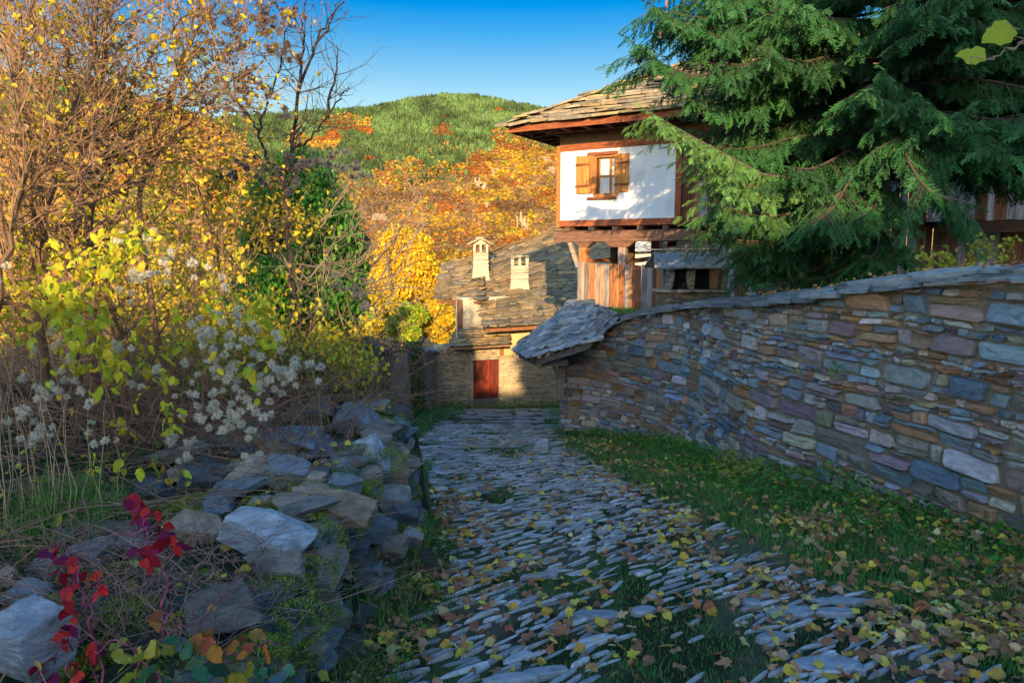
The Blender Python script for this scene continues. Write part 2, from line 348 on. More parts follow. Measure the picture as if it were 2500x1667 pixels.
for t in range(3): scatter(aut, CLT[t][0], CLT[t][1], px3[kk == t], zrot((kk == t).sum()), w3[kk == t], bc[kk == t])
# nearer hill on the left
n = 22000; ia = rng.uniform(0, hln-1, n); vv = rng.uniform(0, 1, n); x, y, z = hl(ia, vv); px, py = proj(x, y, z)
nz2 = fbm(px/120, py/90, 3, 13); ok = (px > -500) & (px < 1000) & ((nz2 < .12) | (rng.random(n) < .35)); x, y, z, px, py = [q[ok] for q in (x, y, z, px, py)]
isc = (py < 300+fbm(px/70, py/40, 2, 8)*90) & (px < 330); m_ = isc.sum()
scatter(con, CT, CF, np.stack([x[isc], y[isc], z[isc]-.3], 1), zrot(m_), rng.uniform(4,7,m_), np.array([.09,.14,.03])*rng.uniform(.6,1.5,(m_,1))*np.ones((m_,3)))
q = ~isc; m_ = q.sum(); pick = rng.integers(0, 9, m_); bc = AUT[pick]*rng.uniform(.6,1.15,(m_,1)); w3 = rng.uniform(2.4,5,m_); px3 = np.stack([x[q], y[q], z[q]-.3], 1)
kk = rng.integers(0,3,m_)
for t in range(3): scatter(aut, CLT[t][0], CLT[t][1], px3[kk == t], zrot((kk == t).sum()), w3[kk == t], bc[kk == t])
tag(con.build('pine_forest', M_FOREST), 'dark green pine forest covering the upper hillside', 'forest', kind='stuff')
tag(aut.build('autumn_woodland', M_FOREST), 'orange, yellow and rust autumn woodland covering the lower hillside', 'woodland', kind='stuff')
# pale cliffs
CL = [((1178,462),22,50,'pale rock outcrop in the orange hillside, left of the white house wall, upper one'),((1200,428),14,34,'small pale crag standing highest in the orange hillside'),((1335,398),34,26,'wide pale crag just left of the white house corner, above the window height'),
      ((1350,425),20,40,'pale cliff touching the left edge of the white house wall'),((1275,560),18,60,'long pale scree streak above the lower slate roof'),((1190,508),12,28,'small pale boulder outcrop in the middle of the orange slope'),
      ((935,545),34,36,'pale crag above the golden tree'),((1245,625),14,16,'low pale rock beside the left chimney top'),((1258,262+30),7,7,'tiny pale rock among red trees near the ridge')]
for (cx, cy), w, h, lab in CL:
    # find surface point along that pixel
    tx, tzv = T(cx, cy); IA = np.full(400, 0.); vs = np.linspace(0,1,400)
    best = None
    for ia0 in np.linspace(0, hn-1, 300):
        xx, yy, zz = hm(np.full(400, ia0), vs); ppx, ppy = proj(xx, yy, zz); d = np.hypot(ppx-cx, ppy-cy); k = d.argmin()
        if best is None or d[k] < best[0]: best = (d[k], xx[k], yy[k], zz[k])
    _, bx, by, bz = best; s = by/F; mbx = MB()
    for q in range(14):
        dims = (w*s*rng.uniform(.15,.45), w*s*.4, h*s*rng.uniform(.12,.42)); v, f = rock_shape(dims, 3, int(cx+q*7), 20, .14)
        oz = rng.uniform(-.5,.5); mbx.add(v+np.array([bx+(rng.normal(0,.28)+oz*.4)*w*s, by-1, bz-oz*h*s*.9+1]), f, np.array([.42,.31,.20])*rng.uniform(.8,1.1))
    tag(rehome(mbx.build('cliff_rock', M_ROCK)), lab, 'rock outcrop', 'pale crags on the far hillside')
# ---------------------------------------------------------------- masonry
PAL_BLUE = np.array([[.33,.35,.36],[.25,.30,.33],[.40,.36,.31],[.30,.21,.16],[.22,.17,.17],[.46,.38,.28],[.18,.22,.26],[.38,.21,.11],[.33,.27,.21],[.46,.43,.39],[.25,.29,.31],[.38,.32,.26],[.28,.31,.33],[.42,.26,.15],[.34,.27,.26]])
PAL_TAN = np.array([[.42,.33,.21],[.36,.28,.18],[.46,.37,.25],[.30,.23,.15],[.40,.30,.17],[.22,.18,.14],[.33,.22,.13]])
def masonry(mb, PT, NR, length, height, pal, seed=0, hmin=.05, hmax=.17, wmin=.12, wmax=.5, proud=.03, gap=.008, big=.15, thin=.35, sl_top=None, keep=None):
    """irregular courses of split stone. PT(s,v)->(n,3) points, NR(s)->(n,3) normals; height = mean height"""
    g = np.random.default_rng(seed); cells = []; v = 0.0
    while v < 1:
        dv = (g.uniform(hmin, hmax) if g.random() > thin else g.uniform(hmin*.7, hmin*1.2))/height
        if v+dv > .995: dv = 1-v
        if dv*height < .02: break
        s = -g.uniform(0, wmax); ph = g.uniform(0,99)
        while s < length:
            hh = dv*height; w = g.uniform(wmin, wmax)*np.clip(hh/hmax*1.6, .5, 1.25)
            if g.random() < .25: w *= .5
            s0, s1 = max(s, 0), min(s+w, length)
            if s1-s0 > .03:
                if hh > hmax*.6 and g.random() < .4:
                    m = v+dv*g.uniform(.3,.7); cells += [(s0,s1,v,m),]
                    if g.random() < .4: sm = s0+(s1-s0)*g.uniform(.35,.65); cells += [(s0,sm,m,v+dv),(sm,s1,m,v+dv)]
                    else: cells += [(s0,s1,m,v+dv)]
                else: cells.append((s0,s1,v,v+dv))
            s += w
        v += dv
    C = np.array(cells)
    if keep is not None: C = C[keep((C[:,0]+C[:,1])/2, C[:,2], C[:,3])]
    n = len(C)
    # warp rows
    wob = lambda S, V: V+(fbm(S*1.1, V*3, 3, seed)*.05/height*np.minimum(V*5,1)*np.minimum((1-V)*5,1))
    mg = gap; w = C[:,1]-C[:,0]; h = (C[:,3]-C[:,2])*height
    t = np.array([[-1,-.72],[-.86,-1],[.84,-1],[1,-.7],[1,.74],[.82,1],[-.85,1],[-1,.7]])
    o = np.tile(t[None], (n,1,1))*g.uniform(.84,1.02,(n,8,2))
    sk = g.normal(0,.10,n); o[:,:,0] += sk[:,None]*o[:,:,1]
    cs = (C[:,0]+C[:,1])/2; cv = (C[:,2]+C[:,3])/2
    hw = np.maximum(w/2-mg, .01); hv = np.maximum(h/2-mg, .008)
    tilt = g.normal(0,.04,n)
    def ring(sc, out, jit):
        S = cs[:,None]+o[:,:,0]*(hw*1.0)[:,None]*sc+g.normal(0,jit,(n,8)); V = cv[:,None]*1.0+(o[:,:,1]*hv[:,None]*sc+tilt[:,None]*o[:,:,0]*hw[:,None]*.6+g.normal(0,jit,(n,8)))/height
        S = np.clip(S, 0, length); V2 = wob(S, np.clip(V, 0, 1.0))
        p = PT(S.ravel(), V2.ravel()).reshape(n,8,3); N_ = NR(S.ravel()).reshape(n,8,3)
        return p+N_*out[:,:,None]
    pr = g.uniform(.35,1.25,(n,1))*proud; tx = g.normal(0,.30,(n,1))*proud; ty = g.normal(0,.35,(n,1))*proud
    tl = tx*o[:,:,0]+ty*o[:,:,1]
    r0 = ring(1.02, np.full((n,8), -.02), 0); r1 = ring(.97, pr*.75+tl, .002); r2 = ring(.87, pr+tl+g.normal(0,.004,(n,8)), .004)
    r3 = ring(.45, pr*1.08+tl*.5+g.normal(0,.008,(n,8)), .012)
    v = np.concatenate([r0,r1,r2,r3], 1); ce = r3.mean(1, keepdims=True); v = np.concatenate([v, ce], 1)   # 33 verts
    f = []
    for k in range(3):
        for a in range(8): b = (a+1) % 8; f.append([k*8+a, k*8+b, (k+1)*8+b, (k+1)*8+a])
    f4 = np.array(f); f3 = np.array([[24+a, 24+(a+1) % 8, 32] for a in range(8)])
    base = np.arange(n)*33
    col = pal[g.integers(0, len(pal), n)]*g.uniform(.65,1.35,(n,1))*(1+g.normal(0,.05,(n,3)))
    cc = np.repeat(col[:,None], 33, 1).reshape(-1,3); vv = v.reshape(-1,3)
    mb.add(vv, (f4[None]+base[:,None,None]).reshape(-1,4), cc)
    mb.L.append((f3[None]+base[:,None,None]+mb.n-len(vv)).ravel()); mb.T.append(np.full(len(f3)*n, 3))
PAL_BLUE = np.clip(PAL_BLUE.mean(0)+(PAL_BLUE-PAL_BLUE.mean(0))*1.05, .05, .6)
# ---------------------------------------------------------------- slab roofs
PAL_SLATE = np.array([[.30,.27,.20],[.26,.24,.19],[.34,.30,.21],[.22,.215,.19],[.38,.31,.19],[.28,.27,.25],[.20,.20,.19],[.33,.27,.17]])
PAL_CAP = np.array([[.33,.34,.33],[.27,.30,.31],[.38,.37,.33],[.22,.25,.26],[.42,.42,.40]])
SLO = np.array([[-.5,.98],[-.53,.45],[-.46,.12],[-.22,-.02],[.1,-.05],[.38,.05],[.52,.35],[.5,.98]])
def slab_at(mb, c, a, b, nrm, w, l, th, col, seed=None, outline=SLO, jit=.06):
    """one slab: c = lower-middle point, a across, b up the slope"""
    o = outline+rng.normal(0, jit, outline.shape); k = len(o)
    top = c+np.outer(o[:,0]*w, a)+np.outer(o[:,1]*l, b)
    e = top+rng.normal(0, th*.12, (k,1))*nrm
    ins = c+np.outer(o[:,0]*w*.93, a)+np.outer((o[:,1]-.45)*l*.93+.45*l, b)+nrm*th*.22
    bot = c+np.outer(o[:,0]*w*.96, a)+np.outer(o[:,1]*l*.97, b)-nrm*th
    v = np.concatenate([bot, e, ins]); f = [[i, (i+1) % k, k+(i+1) % k, k+i] for i in range(k)]+[[k+i, k+(i+1) % k, 2*k+(i+1) % k, 2*k+i] for i in range(k)]
    sgn = np.dot(np.cross(a, b), nrm)
    mb.add(v, f+[list(range(2*k, 3*k))], col)
def slates(mb, p00, p10, p11, p01, row=.28, w=.42, th=.03, pal=PAL_SLATE, over=.06, lift=1.0, skip=0, curve=0.0, jit=.06, wvar=.35, layer=0):
    p00, p10, p11, p01 = [np.asarray(p, float) for p in (p00,p10,p11,p01)]
    Ls = (np.linalg.norm(p01-p00)+np.linalg.norm(p11-p10))/2; nr = max(2, int(round(Ls/row)))
    def q(u, v):
        p = (p00*(1-u)+p10*u)*(1-v)+(p01*(1-u)+p11*u)*v; return p-np.array([0,0,1])*curve*4*v*(1-v)
    for r in range(nr+1):
        v = (r+rng.uniform(-.12,.12))/nr-over/Ls*(r == 0); v = max(v, -over/Ls)
        A = q(0, v); B = q(1, v); Lw = np.linalg.norm(B-A)
        if Lw < .12: continue
        u = -rng.uniform(0,.5)*w/Lw
        while u < 1:
            ww = w*rng.uniform(1-wvar, 1+wvar); uc = u+ww/2/Lw
            if uc > 1+.2*ww/Lw: break
            uc2 = min(max(uc, 0), 1); c = q(uc2, v+rng.uniform(-.12,.12)/nr); a = norm(q(min(uc2+.02,1), v)-q(max(uc2-.02,0), v)); b = norm(q(uc2, v+.04)-q(uc2, v-.01)); n = norm(np.cross(a, b))
            if n[2] < 0: n = -n
            tilt = th*1.5/row; b2 = norm(b-n*tilt*rng.uniform(.5,1.3)+a*rng.normal(0,.10)); a2 = norm(a+n*rng.normal(0,.035)); n2 = norm(np.cross(a2, b2)); n2 = n2 if n2[2] > 0 else -n2
            col = pal[rng.integers(0, len(pal))]*rng.uniform(.7,1.25)
            slab_at(mb, c+n*(th*1.9*lift+.004), a2, b2, n2, ww*1.06, min(row*rng.uniform(1.6,2.0), (1-v)*Ls+row*.25), th*rng.uniform(.6,1.3), col, jit=jit)
            u += ww/Lw
    # backing board under the slabs
    k = np.array([0,0,-.01]); uu = np.linspace(0,1,5); pts = [q(a, b) for b in np.linspace(0,1,7) for a in uu]
    f = [[r*5+i, r*5+i+1, r*5+5+i+1, r*5+5+i] for r in range(6) for i in range(4)]
    mb.add(np.array(pts)+k, f, (.10,.085,.06))
WOODS = np.array([[.36,.13,.045],[.30,.10,.035],[.42,.20,.08],[.34,.30,.27],[.20,.09,.05],[.26,.24,.23],[.45,.17,.04],[.38,.34,.30]])
def planks(mb, a, b, zb0, zb1, zt0, zt1, th=.025, w=.13, pal=WOODS, ragged=.02, off=0):
    """vertical boards from a to b (xy); bottom/top heights interpolated"""
    a = np.asarray(a[:2], float); b = np.asarray(b[:2], float); L = np.linalg.norm(b-a); d = (b-a)/L; n = np.array([d[1], -d[0]])
    s = 0
    while s < L-.01:
        ww = min(w*rng.uniform(.7,1.35), L-s); t0 = s/L; t1 = (s+ww)/L; o = rng.uniform(0,.008)+off
        z0 = zb0+(zb1-zb0)*t0-rng.uniform(0,ragged); z1 = zt0+(zt1-zt0)*t0+rng.uniform(-ragged,ragged)
        q = [a+d*(s+.003)+n*o, a+d*(s+ww-.003)+n*o, a+d*(s+ww-.003)+n*(o-th), a+d*(s+.003)+n*(o-th)]
        lean = d*rng.normal(0,.006)
        box(mb, [[*p, z0] for p in q]+[[*(p+lean), z1] for p in q], pal[rng.integers(0,len(pal))]*rng.uniform(.7,1.2)); s += ww

# ---------------------------------------------------------------- the long right-hand wall
rw = empty('stone_wall', (float(WSX[100]), float(WSY[100]), float(-SL*WSY[100])), 'long curving wall of blue grey and brown split stone along the right of the lane', 'wall')
def wpt(s, v):
    x = np.interp(s, _ss, WSX); y = np.interp(s, _ss, WSY); b = np.interp(s, _ss, WSB); t = np.interp(s, _ss, WST); return np.stack([x, y, b+(t-b)*v], 1)
_tx = np.gradient(WSX); _ty = np.gradient(WSY); _l = np.hypot(_tx, _ty); _tx /= _l; _ty /= _l
def wnr(s):
    nx = -np.interp(s, _ss, _ty); ny = np.interp(s, _ss, _tx); return norm(np.stack([nx, ny, 0*nx], 1))
mb = MB(); S = np.linspace(0, WLEN, 120)
for v0 in np.linspace(0, 1, 9)[:-1]:
    pass
A = wpt(S, S*0)-wnr(S)*-.004; B = wpt(S, S*0+1); Nn = wnr(S)
V = np.concatenate([A+Nn*.0, B+Nn*.0, A-Nn*.48, B-Nn*.48]); n_ = len(S)
f = [[i, i+1, n_+i+1, n_+i] for i in range(n_-1)]+[[2*n_+i+1, 2*n_+i, 3*n_+i, 3*n_+i+1] for i in range(n_-1)]+[[n_+i, n_+i+1, 3*n_+i+1, 3*n_+i] for i in range(n_-1)]+[[n_-1, 3*n_-1, 4*n_-1, 2*n_-1]]
mb.add(V, f, (.36,.28,.18)); mb.build('mortar_core', M_MORTAR, rw)
ZMN, ZMX = float(WSB.min()), float(WST.max())
def wpz(s, v):      # level courses: v is absolute height
    x = np.interp(s, _ss, WSX); y = np.interp(s, _ss, WSY); z = ZMN+(ZMX-ZMN)*v; t = np.interp(s, _ss, WST); b = np.interp(s, _ss, WSB)-.25; return np.stack([x, y, np.clip(z, b, t)], 1)
def wkeep(s, a, b): return (ZMN+(ZMX-ZMN)*a < np.interp(s,_ss,WST)-.025) & (ZMN+(ZMX-ZMN)*b > np.interp(s,_ss,WSB)-.1)
mb = MB(); masonry(mb, wpz, wnr, WLEN, ZMX-ZMN, PAL_BLUE*1.18, 5, .06, .235, .18, .62, .058, .008, thin=.2, keep=wkeep)
# end face of the wall at its far corner
e0 = np.array([WSX[-1], WSY[-1]]); nn = wnr(np.array([WLEN]))[0][:2]; tt = np.array([_tx[-1], _ty[-1]])
zb, ztp = WSB[-1], WST[-1]
masonry(mb, lambda s, v: np.stack([e0[0]-nn[0]*s, e0[1]-nn[1]*s, zb+(ztp-zb)*v], 1), lambda s: np.tile([tt[0],tt[1],0],(len(s),1)), .48, 2.0, PAL_BLUE, 6, .06,.15,.12,.3,.02)
mb.build('stones', M_STONE, rw)
# cap slabs
mb = MB()
for layer, (out, zo, w0, th) in enumerate([(.20,.02,.42,.032),(.10,.055,.50,.036),(-.06,.10,.5,.036),(-.28,.13,.5,.036)]):
    s = -.2+.17*layer
    while s < WLEN:
        w = w0*rng.uniform(.6,1.5); sm = min(s+w/2, WLEN-.02); p = wpt(np.array([sm]), np.array([1.]))[0]; n = wnr(np.array([sm]))[0]
        t = np.array([np.interp(sm,_ss,_tx), np.interp(sm,_ss,_ty), np.interp(sm,_ss,np.gradient(WST)/_l)]); t = norm(t)
        b = norm(-n+np.array([0,0,.10+rng.normal(0,.05)])+t*rng.normal(0,.12)); a = norm(t*np.array([1,1,.55])+np.array([0,0,rng.normal(0,.03)])); up = norm(np.cross(b, a)); up = up if up[2] > 0 else -up
        slab_at(mb, p+n*(out+rng.uniform(-.05,.05))+np.array([0,0,zo+rng.uniform(0,.03)]), a, b, up, w*1.12, rng.uniform(.36,.52), th*rng.uniform(.6,1.5), PAL_CAP[rng.integers(0,5)]*rng.uniform(.5,.95), jit=.10)
        s += w*.9
mb.build('cap_slabs', M_SLATE, rw)

# ---------------------------------------------------------------- hipped slab canopy over the gate at the wall's end
gc = empty('gate_canopy', (1.2, 15.2, -2.4), 'sagging hipped stone slab canopy over the gateway at the far end of the wall', 'gate roof')
R0 = P(1399,738,16.0); R1 = P(1436,742,15.6); FL = P(1290,872,14.3); FR = P(1455,832,13.9); BL = P(1252,852,16.4); FRR = P(1508,778,15.0); BR = P(1530,780,17.0)
mb = MB()
slates(mb, FL, FR, R1, R0, .17, .30, .025, PAL_CAP, .05, jit=.09); slates(mb, BL, FL, R0+.01, R0, .17, .30, .025, PAL_CAP, .05, jit=.09)
slates(mb, FR, FRR, R1+[.02,0,0], R1, .17, .30, .025, PAL_CAP, .05, jit=.09); slates(mb, BR, BL, R0, R1, .2, .34, .025, PAL_CAP, .05, jit=.09); slates(mb, FRR, BR, R1, R1+[.02,.02,0], .2, .34, .025, PAL_CAP, .05)
for k in range(3): slab_at(mb, R0*(1-k/2)+R1*(k/2)+np.array([0,-.15,.02]), np.array([1.,0,0]), norm(np.array([0,1.,.05])), np.array([0,0,1.]), .3, .3, .025, PAL_CAP[0])
for k in range(0): slab_at(mb, R0*(1-k/4)+R1*(k/4)+np.array([0,-.15,.03+.02*k]), np.array([1.,0,0]), norm(np.array([0,1.,.05])), np.array([0,0,1.]), .3, .3, .03, PAL_CAP[0])
for c in ((R0, FL), (R1, FR)):
    for k in range(9):
        t = k/9; p = c[0]*t+c[1]*(1-t); dd = norm(c[0]-c[1]); ax = norm(np.cross(dd, [0,0,1.])); slab_at(mb, p+np.array([0,0,.02]), ax, dd, norm(np.cross(ax, dd)), .3, .28, .025, PAL_CAP[rng.integers(0,5)]*rng.uniform(.7,1.2))
mb.build('slab_roof', M_SLATE, gc)
mb = MB(); dk = (.13,.11,.09)
bar(mb, FL+[.18,.1,-.12], FR+[-.1,.1,-.10], .12, .12, dk); bar(mb, FL+[.18,.1,-.12], BL+[.2,-.1,-.12], .12, .12, dk); bar(mb, BL+[.2,-.1,-.12], BR+[-.3,0,-.1], .12, .12, dk)
for k in range(7):
    t = (k+.5)/7; a = FL*(1-t)+FR*t; b = R0*(1-t)+R1*t; bar(mb, a+[0,0,-.05], b+[0,0,-.09], .06, .08, (.16,.12,.08))
    a = BL*(1-t)+FL*t; bar(mb, a+[0,0,-.05], R0+[0,0,-.09], .06, .08, (.16,.12,.08))
mb.build('rafters', M_WOODH, gc)
mb = MB(); bar(mb, P(1326,886,14.7), P(1384,884,14.9), .12, .13, (.30,.27,.24)); mb.build('lintel_beam', M_WOODH, gc)
mb = MB(); p = P(1366,0,15.0); bar(mb, [P(1376,0,15.1)[0],15.1,-1.5], [P(1376,0,15.1)[0],15.1,-.75], .13, .13, (.22,.19,.16), up=(0,1,0)); bar(mb, [P(1385,0,15.25)[0],15.25,-1.4], P(1352,893,14.9), .08, .07, (.26,.2,.13), up=(0,1,0)); mb.build('post', M_WOOD, gc)

# ---------------------------------------------------------------- the white house on posts
hX0, hY0 = T(1369,450)[0]*18.0, 18.0; U = np.array([.868,-.496]); Vd = np.array([.496,.868])
wh = empty('white_house', (hX0+2, hY0+1, .3), 'white plastered timber house on posts under a wide slab roof, behind the spruce', 'house')
def hp(px, py, v=0.0):
    t, tz = T(px, py); bx, by = hX0+Vd[0]*v, hY0+Vd[1]*v; u = (t*by-bx)/(U[0]-t*U[1]); Y = by+U[1]*u; return u, CAMZ+tz*Y
def hw(u, v, z): return np.array([hX0+U[0]*u+Vd[0]*v, hY0+U[1]*u+Vd[1]*v, z])
def hbox(mb, u0, u1, v0, v1, z0, z1, col, jit=0):
    box(mb, [hw(u0,v0,z0), hw(u1,v0,z0), hw(u1,v1,z0), hw(u0,v1,z0), hw(u0,v0,z1), hw(u1,v0,z1), hw(u1,v1,z1), hw(u0,v1,z1)], col, jit)
uL, zW1 = hp(1369,370); uR, zW1b = hp(1652,351); _, zW0 = hp(1369,537); _, zb2 = hp(1652,533); uC, _ = hp(1362,400); zW1 = (zW1+zW1b)/2; zW0 = (zW0+zb2)/2
print('house', uL, uR, uC, zW0, zW1, zW1b, zb2)
RED = np.array([.26,.075,.03]); ORG = np.array([.42,.17,.05]); DKW = np.array([.10,.05,.03]); GRW = np.array([.24,.17,.13])
wu0, wz0 = hp(1462,473); wu1, wz1 = hp(1502,383)      # glazed opening
wu0 = hp(1455,430)[0]; wu1 = hp(1504,430)[0]
mb = MB()
for (a,b,c,d) in ((uL,uR,zW0,wz0-.04),(uL,uR,wz1+.04,zW1),(uL,wu0-.02,wz0-.04,wz1+.04),(wu1+.02,uR,wz0-.04,wz1+.04)): hbox(mb, a, b, 0, .14, c, d, (.80,.80,.80))
mb.build('plaster_panel', M_PLASTER, wh)
mb = MB(); D_ = 5.5
hbox(mb, uL+.05, uL+.19, .16, D_, zW0, zW1, (.78,.78,.78)); mb.build('side_wall', M_PLASTER, wh)
mb = MB()   # frame timbers round the white panel
hbox(mb, uC-.02, uL, -.03, .16, zW0-.17, zW1+.14, ORG*1.0); hbox(mb, uR, uR+.14, -.03, .16, zW0-.17, zW1+.14, RED*1.3)
hbox(mb, uL+.002, uR-.002, -.025, .15, zW0-.15, zW0-.002, RED*1.25); hbox(mb, uL+.002, uR-.002, -.025, .15, zW1+.002, zW1+.15, RED*1.25)
mb.build('timber_frame', M_WOODH, wh)
mb = MB()
u1 = 11.5
zB = zW0-.17
hbox(mb, uC-.05, hp(1700,560)[0], -.10, .10, zB-.36, zB-.10, np.array([.20,.10,.06]), .012)
for k in range(14):
    u = uC+.35+k*.62; hbox(mb, u-.06, u+.06, -.16, 4.5, zB-.10, zB-.003, np.array([.14,.08,.05]))
hbox(mb, uC, u1, .12, 5.5, zB+.0, zB+.05, DKW)
mb.build('floor_beams', M_WOODH, wh)
# eaves band, rubble infill between roof and panel
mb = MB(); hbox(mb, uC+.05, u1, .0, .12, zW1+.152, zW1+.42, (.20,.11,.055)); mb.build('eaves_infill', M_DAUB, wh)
# window
wf = MB(); fr = np.array([.36,.15,.045])
for (a,b,c,d) in ((wu0-.06,wu0,wz0-.05,wz1+.05),(wu1,wu1+.06,wz0-.05,wz1+.05),(wu0,wu1,wz1,wz1+.07),(wu0-.02,wu1+.02,wz0-.08,wz0)): hbox(wf, a, b, -.035, .12, c, d, fr)
win = wf.build('window', M_WOODH, wh)
wu0b = hp(1462,430)[0]; um = hp(1489,430)[0]
mb = MB(); hbox(mb, wu0b-.02, wu0b+.015, .04, .075, wz0, wz1, fr); hbox(mb, um-.025, um+.025, .035, .08, wz0, wz1, fr*1.15); hbox(mb, wu0b+.016, um-.026, .045, .07, wz0+(wz1-wz0)*.46, wz0+(wz1-wz0)*.51, fr); hbox(mb, um+.026, wu1, .045, .07, wz0+(wz1-wz0)*.46, wz0+(wz1-wz0)*.51, fr)
mb.build('glazing_bars', M_WOODH, win)
mb = MB(); hbox(mb, wu0b, wu1, .085, .09, wz0, wz1, (.1,.1,.1)); mb.build('pane', M_GLASS, win)
mb = MB()
for q in range(22):
    a = wu0b+(wu1-wu0b)*q/22; b = wu0b+(wu1-wu0b)*(q+1)/22; o = .012*(q % 2)
    mb.add([hw(a,.080-o,wz0), hw(b,.068+o,wz0), hw(b,.068+o,wz1), hw(a,.080-o,wz1)], [[0,1,2,3]], (.7,.7,.7))
mb.build('curtain', M_CURTAIN, win)
mb = MB(); hbox(mb, hp(1437,370)[0], hp(1510,370)[0], -.075, -.036, wz1+.052, wz1+.13, RED); mb.build('window_trim', M_WOODH, win); mb = MB(); hbox(mb, hp(1437,370)[0], hp(1508,370)[0], -.08, -.036, wz0-.14, wz0-.082, RED*.8); mb.build('window_trim', M_WOODH, win)
def shutter(pxa, pxb, pyt, pyb):
    a = hp(pxa,430)[0]; b = hp(pxb,430)[0]; zt_ = hp(pxa,pyt)[1]; z0 = hp(pxa,pyb)[1]; mb = MB(); m = (a+b)/2; oc = np.array([.50,.20,.05])
    hbox(mb, a, m-.003, -.06, -.03, z0, zt_, oc); hbox(mb, m+.003, b, -.06, -.03, z0+.004, zt_-.004, oc*1.1); o = mb.build('shutter', M_WOOD, wh)
    for t in (.2,.77): mb = MB(); hbox(mb, a-.01, b+.01, -.085, -.061, z0+(zt_-z0)*t-.025, z0+(zt_-z0)*t+.025, np.array([.22,.07,.03])); mb.build('batten', M_WOODH, o)
shutter(1409,1440,383,474); shutter(1503,1536,377,470)
mb = MB(); zt_ = hp(1442,380)[1]; z0 = hp(1442,472)[1]; ua = hp(1441,430)[0]; ub = hp(1457,430)[0]
box(mb, [hw(ua,-.09,z0), hw(ub,-.03,z0), hw(ub,0.0,z0), hw(ua,-.06,z0), hw(ua,-.09,zt_), hw(ub,-.03,zt_), hw(ub,0.0,zt_), hw(ua,-.06,zt_)], (.34,.14,.04)); plab(mb.build('shutter', M_WOOD, wh), 'narrow half-open shutter leaf beside the panes')
# brown door panel and weathered cladding right of the white panel
uD0, uD1 = uR+.143, hp(1697,500)[0]
mb = MB(); zDt = hp(1680,448)[1]; planks(mb, hw(uD0,.03,0), hw(uD1,.03,0), zB, zB, zDt, zDt, .03, .12, np.array([[.17,.05,.025],[.20,.06,.03]]), 0); mb.build('brown_panel', M_WOOD, wh)
mb = MB(); hbox(mb, uD0+.16, uD1-.16, .05, .14, zDt+.02, zW1, (.75,.76,.78)); mb.build('plaster_strip', M_PLASTER, wh)
mb = MB(); planks(mb, hw(uD1+.1,.02,0), hw(u1,.02,0), zDt+.02, zDt+.02, zW1+.1, zW1+.1, .03, .16, np.array([[.16,.07,.04],[.20,.09,.05],[.12,.06,.04]]), 0); mb.build('eave_shade_boards', M_WOOD, wh)  # dark brown boards put in for the shade under the eaves
mb = MB(); hbox(mb, uD0, uD0+.15, .0, .14, zDt, zW1+.15, DKW*1.5); hbox(mb, uD1-.15, uD1+.09, -.0, .14, zDt+.003, zW1+.15, DKW*1.3); hbox(mb, uD1+.1, u1, -.01, .14, zW1+.102, zW1+.2, DKW); mb.build('post', M_WOOD, wh)
mb = MB(); GREY = np.array([[.45,.47,.50],[.30,.13,.07],[.36,.15,.08],[.48,.49,.50],[.20,.10,.07],[.38,.35,.34],[.27,.12,.07]])
planks(mb, hw(uD1+.002,-.05,0), hw(u1,-.05,0), zB-.02, zB-.02, zDt+.04, zDt+.04, .03, .15, GREY, .02); mb.build('plank_cladding', M_WOOD, wh)
# lower cladding under the upper one, right part
uq = hp(1790,600)[0]
mb = MB(); planks(mb, hw(uq,.25,0), hw(u1,.25,0), .1, .1, zB-.02, zB-.02, .03, .15, GREY*.7, .02); mb.build('lower_cladding', M_WOOD, wh)
mb = MB(); hbox(mb, hp(2310,590)[0], u1+.3, -.25, -.06, zB-.24, zB-.05, DKW*1.2, .02); mb.build('beam', M_WOODH, wh)
# lower storey: posts, capitals, brace, rail, white back wall with brick grille
def post(pxa, pxb, v, z0, z1, col):
    mb = MB(); a = hp(pxa,620,v)[0]; b = hp(pxb,620,v)[0]; hbox(mb, a, b, v, v+(b-a)*.9, z0, z1, col); return mb.build('post', M_WOOD, wh)
zU = zB-.362
post(1413,1432,-.07,.32,zU-.13,ORG*1.15); post(1509,1527,-.07,.32,zU-.13,GRW*1.3)
post(1490,1503,1.3,.32,zU+.3,DKW*1.1); post(1532,1546,1.0,.32,zU+.3,DKW*.9); post(1589,1598,1.6,.32,zU+.3,DKW*1.6); post(1598,1606,1.2,.32,zU+.3,RED)
mb = MB()
for pa, pb in ((1406,1452),(1480,1552)):
    a = hp(pa,575)[0]; b = hp(pb,575)[0]; m = .12
    v_ = [hw(a,-.09,zU-.002), hw(b,-.09,zU-.002), hw(b,.1,zU-.002), hw(a,.1,zU-.002)]; w_ = [hw(a+m*1.3,-.09,zU-.13), hw(b-m*1.3,-.09,zU-.13), hw(b-m*1.3,.1,zU-.13), hw(a+m*1.3,.1,zU-.13)]
    box(mb, w_+v_, np.array([.20,.09,.05]))
mb.build('post_capital', M_WOODH, wh)
mb = MB(); a, z1_ = hp(1386,572); b, z0_ = hp(1413,652); bar(mb, hw(a,-.02,z1_), hw(b,-.02,z0_), .10, .09, (.36,.27,.2), up=(Vd[0],Vd[1],0)); mb.build('brace', M_WOODH, wh)
mb = MB(); a = hp(1432,640)[0]; zr = hp(1432,637)[1]; bar(mb, hw(a,.25,zr), hw(hp(1490,630,1.35)[0],1.35,zr+.03), .07, .08, RED*1.4); bar(mb, hw(hp(1530,628,1.1)[0],1.1,zr-.03), hw(hp(1603,617,1.3)[0],1.3,zr+.07), .09, .12, DKW); mb.build('hand_rail', M_WOODH, wh)
mb = MB(); ua = hp(1605,600,1.3)[0]; g0 = hp(1628,600,1.3)[0]; g1 = hp(1652,600,1.3)[0]; gz0 = hp(1640,602,1.3)[1]
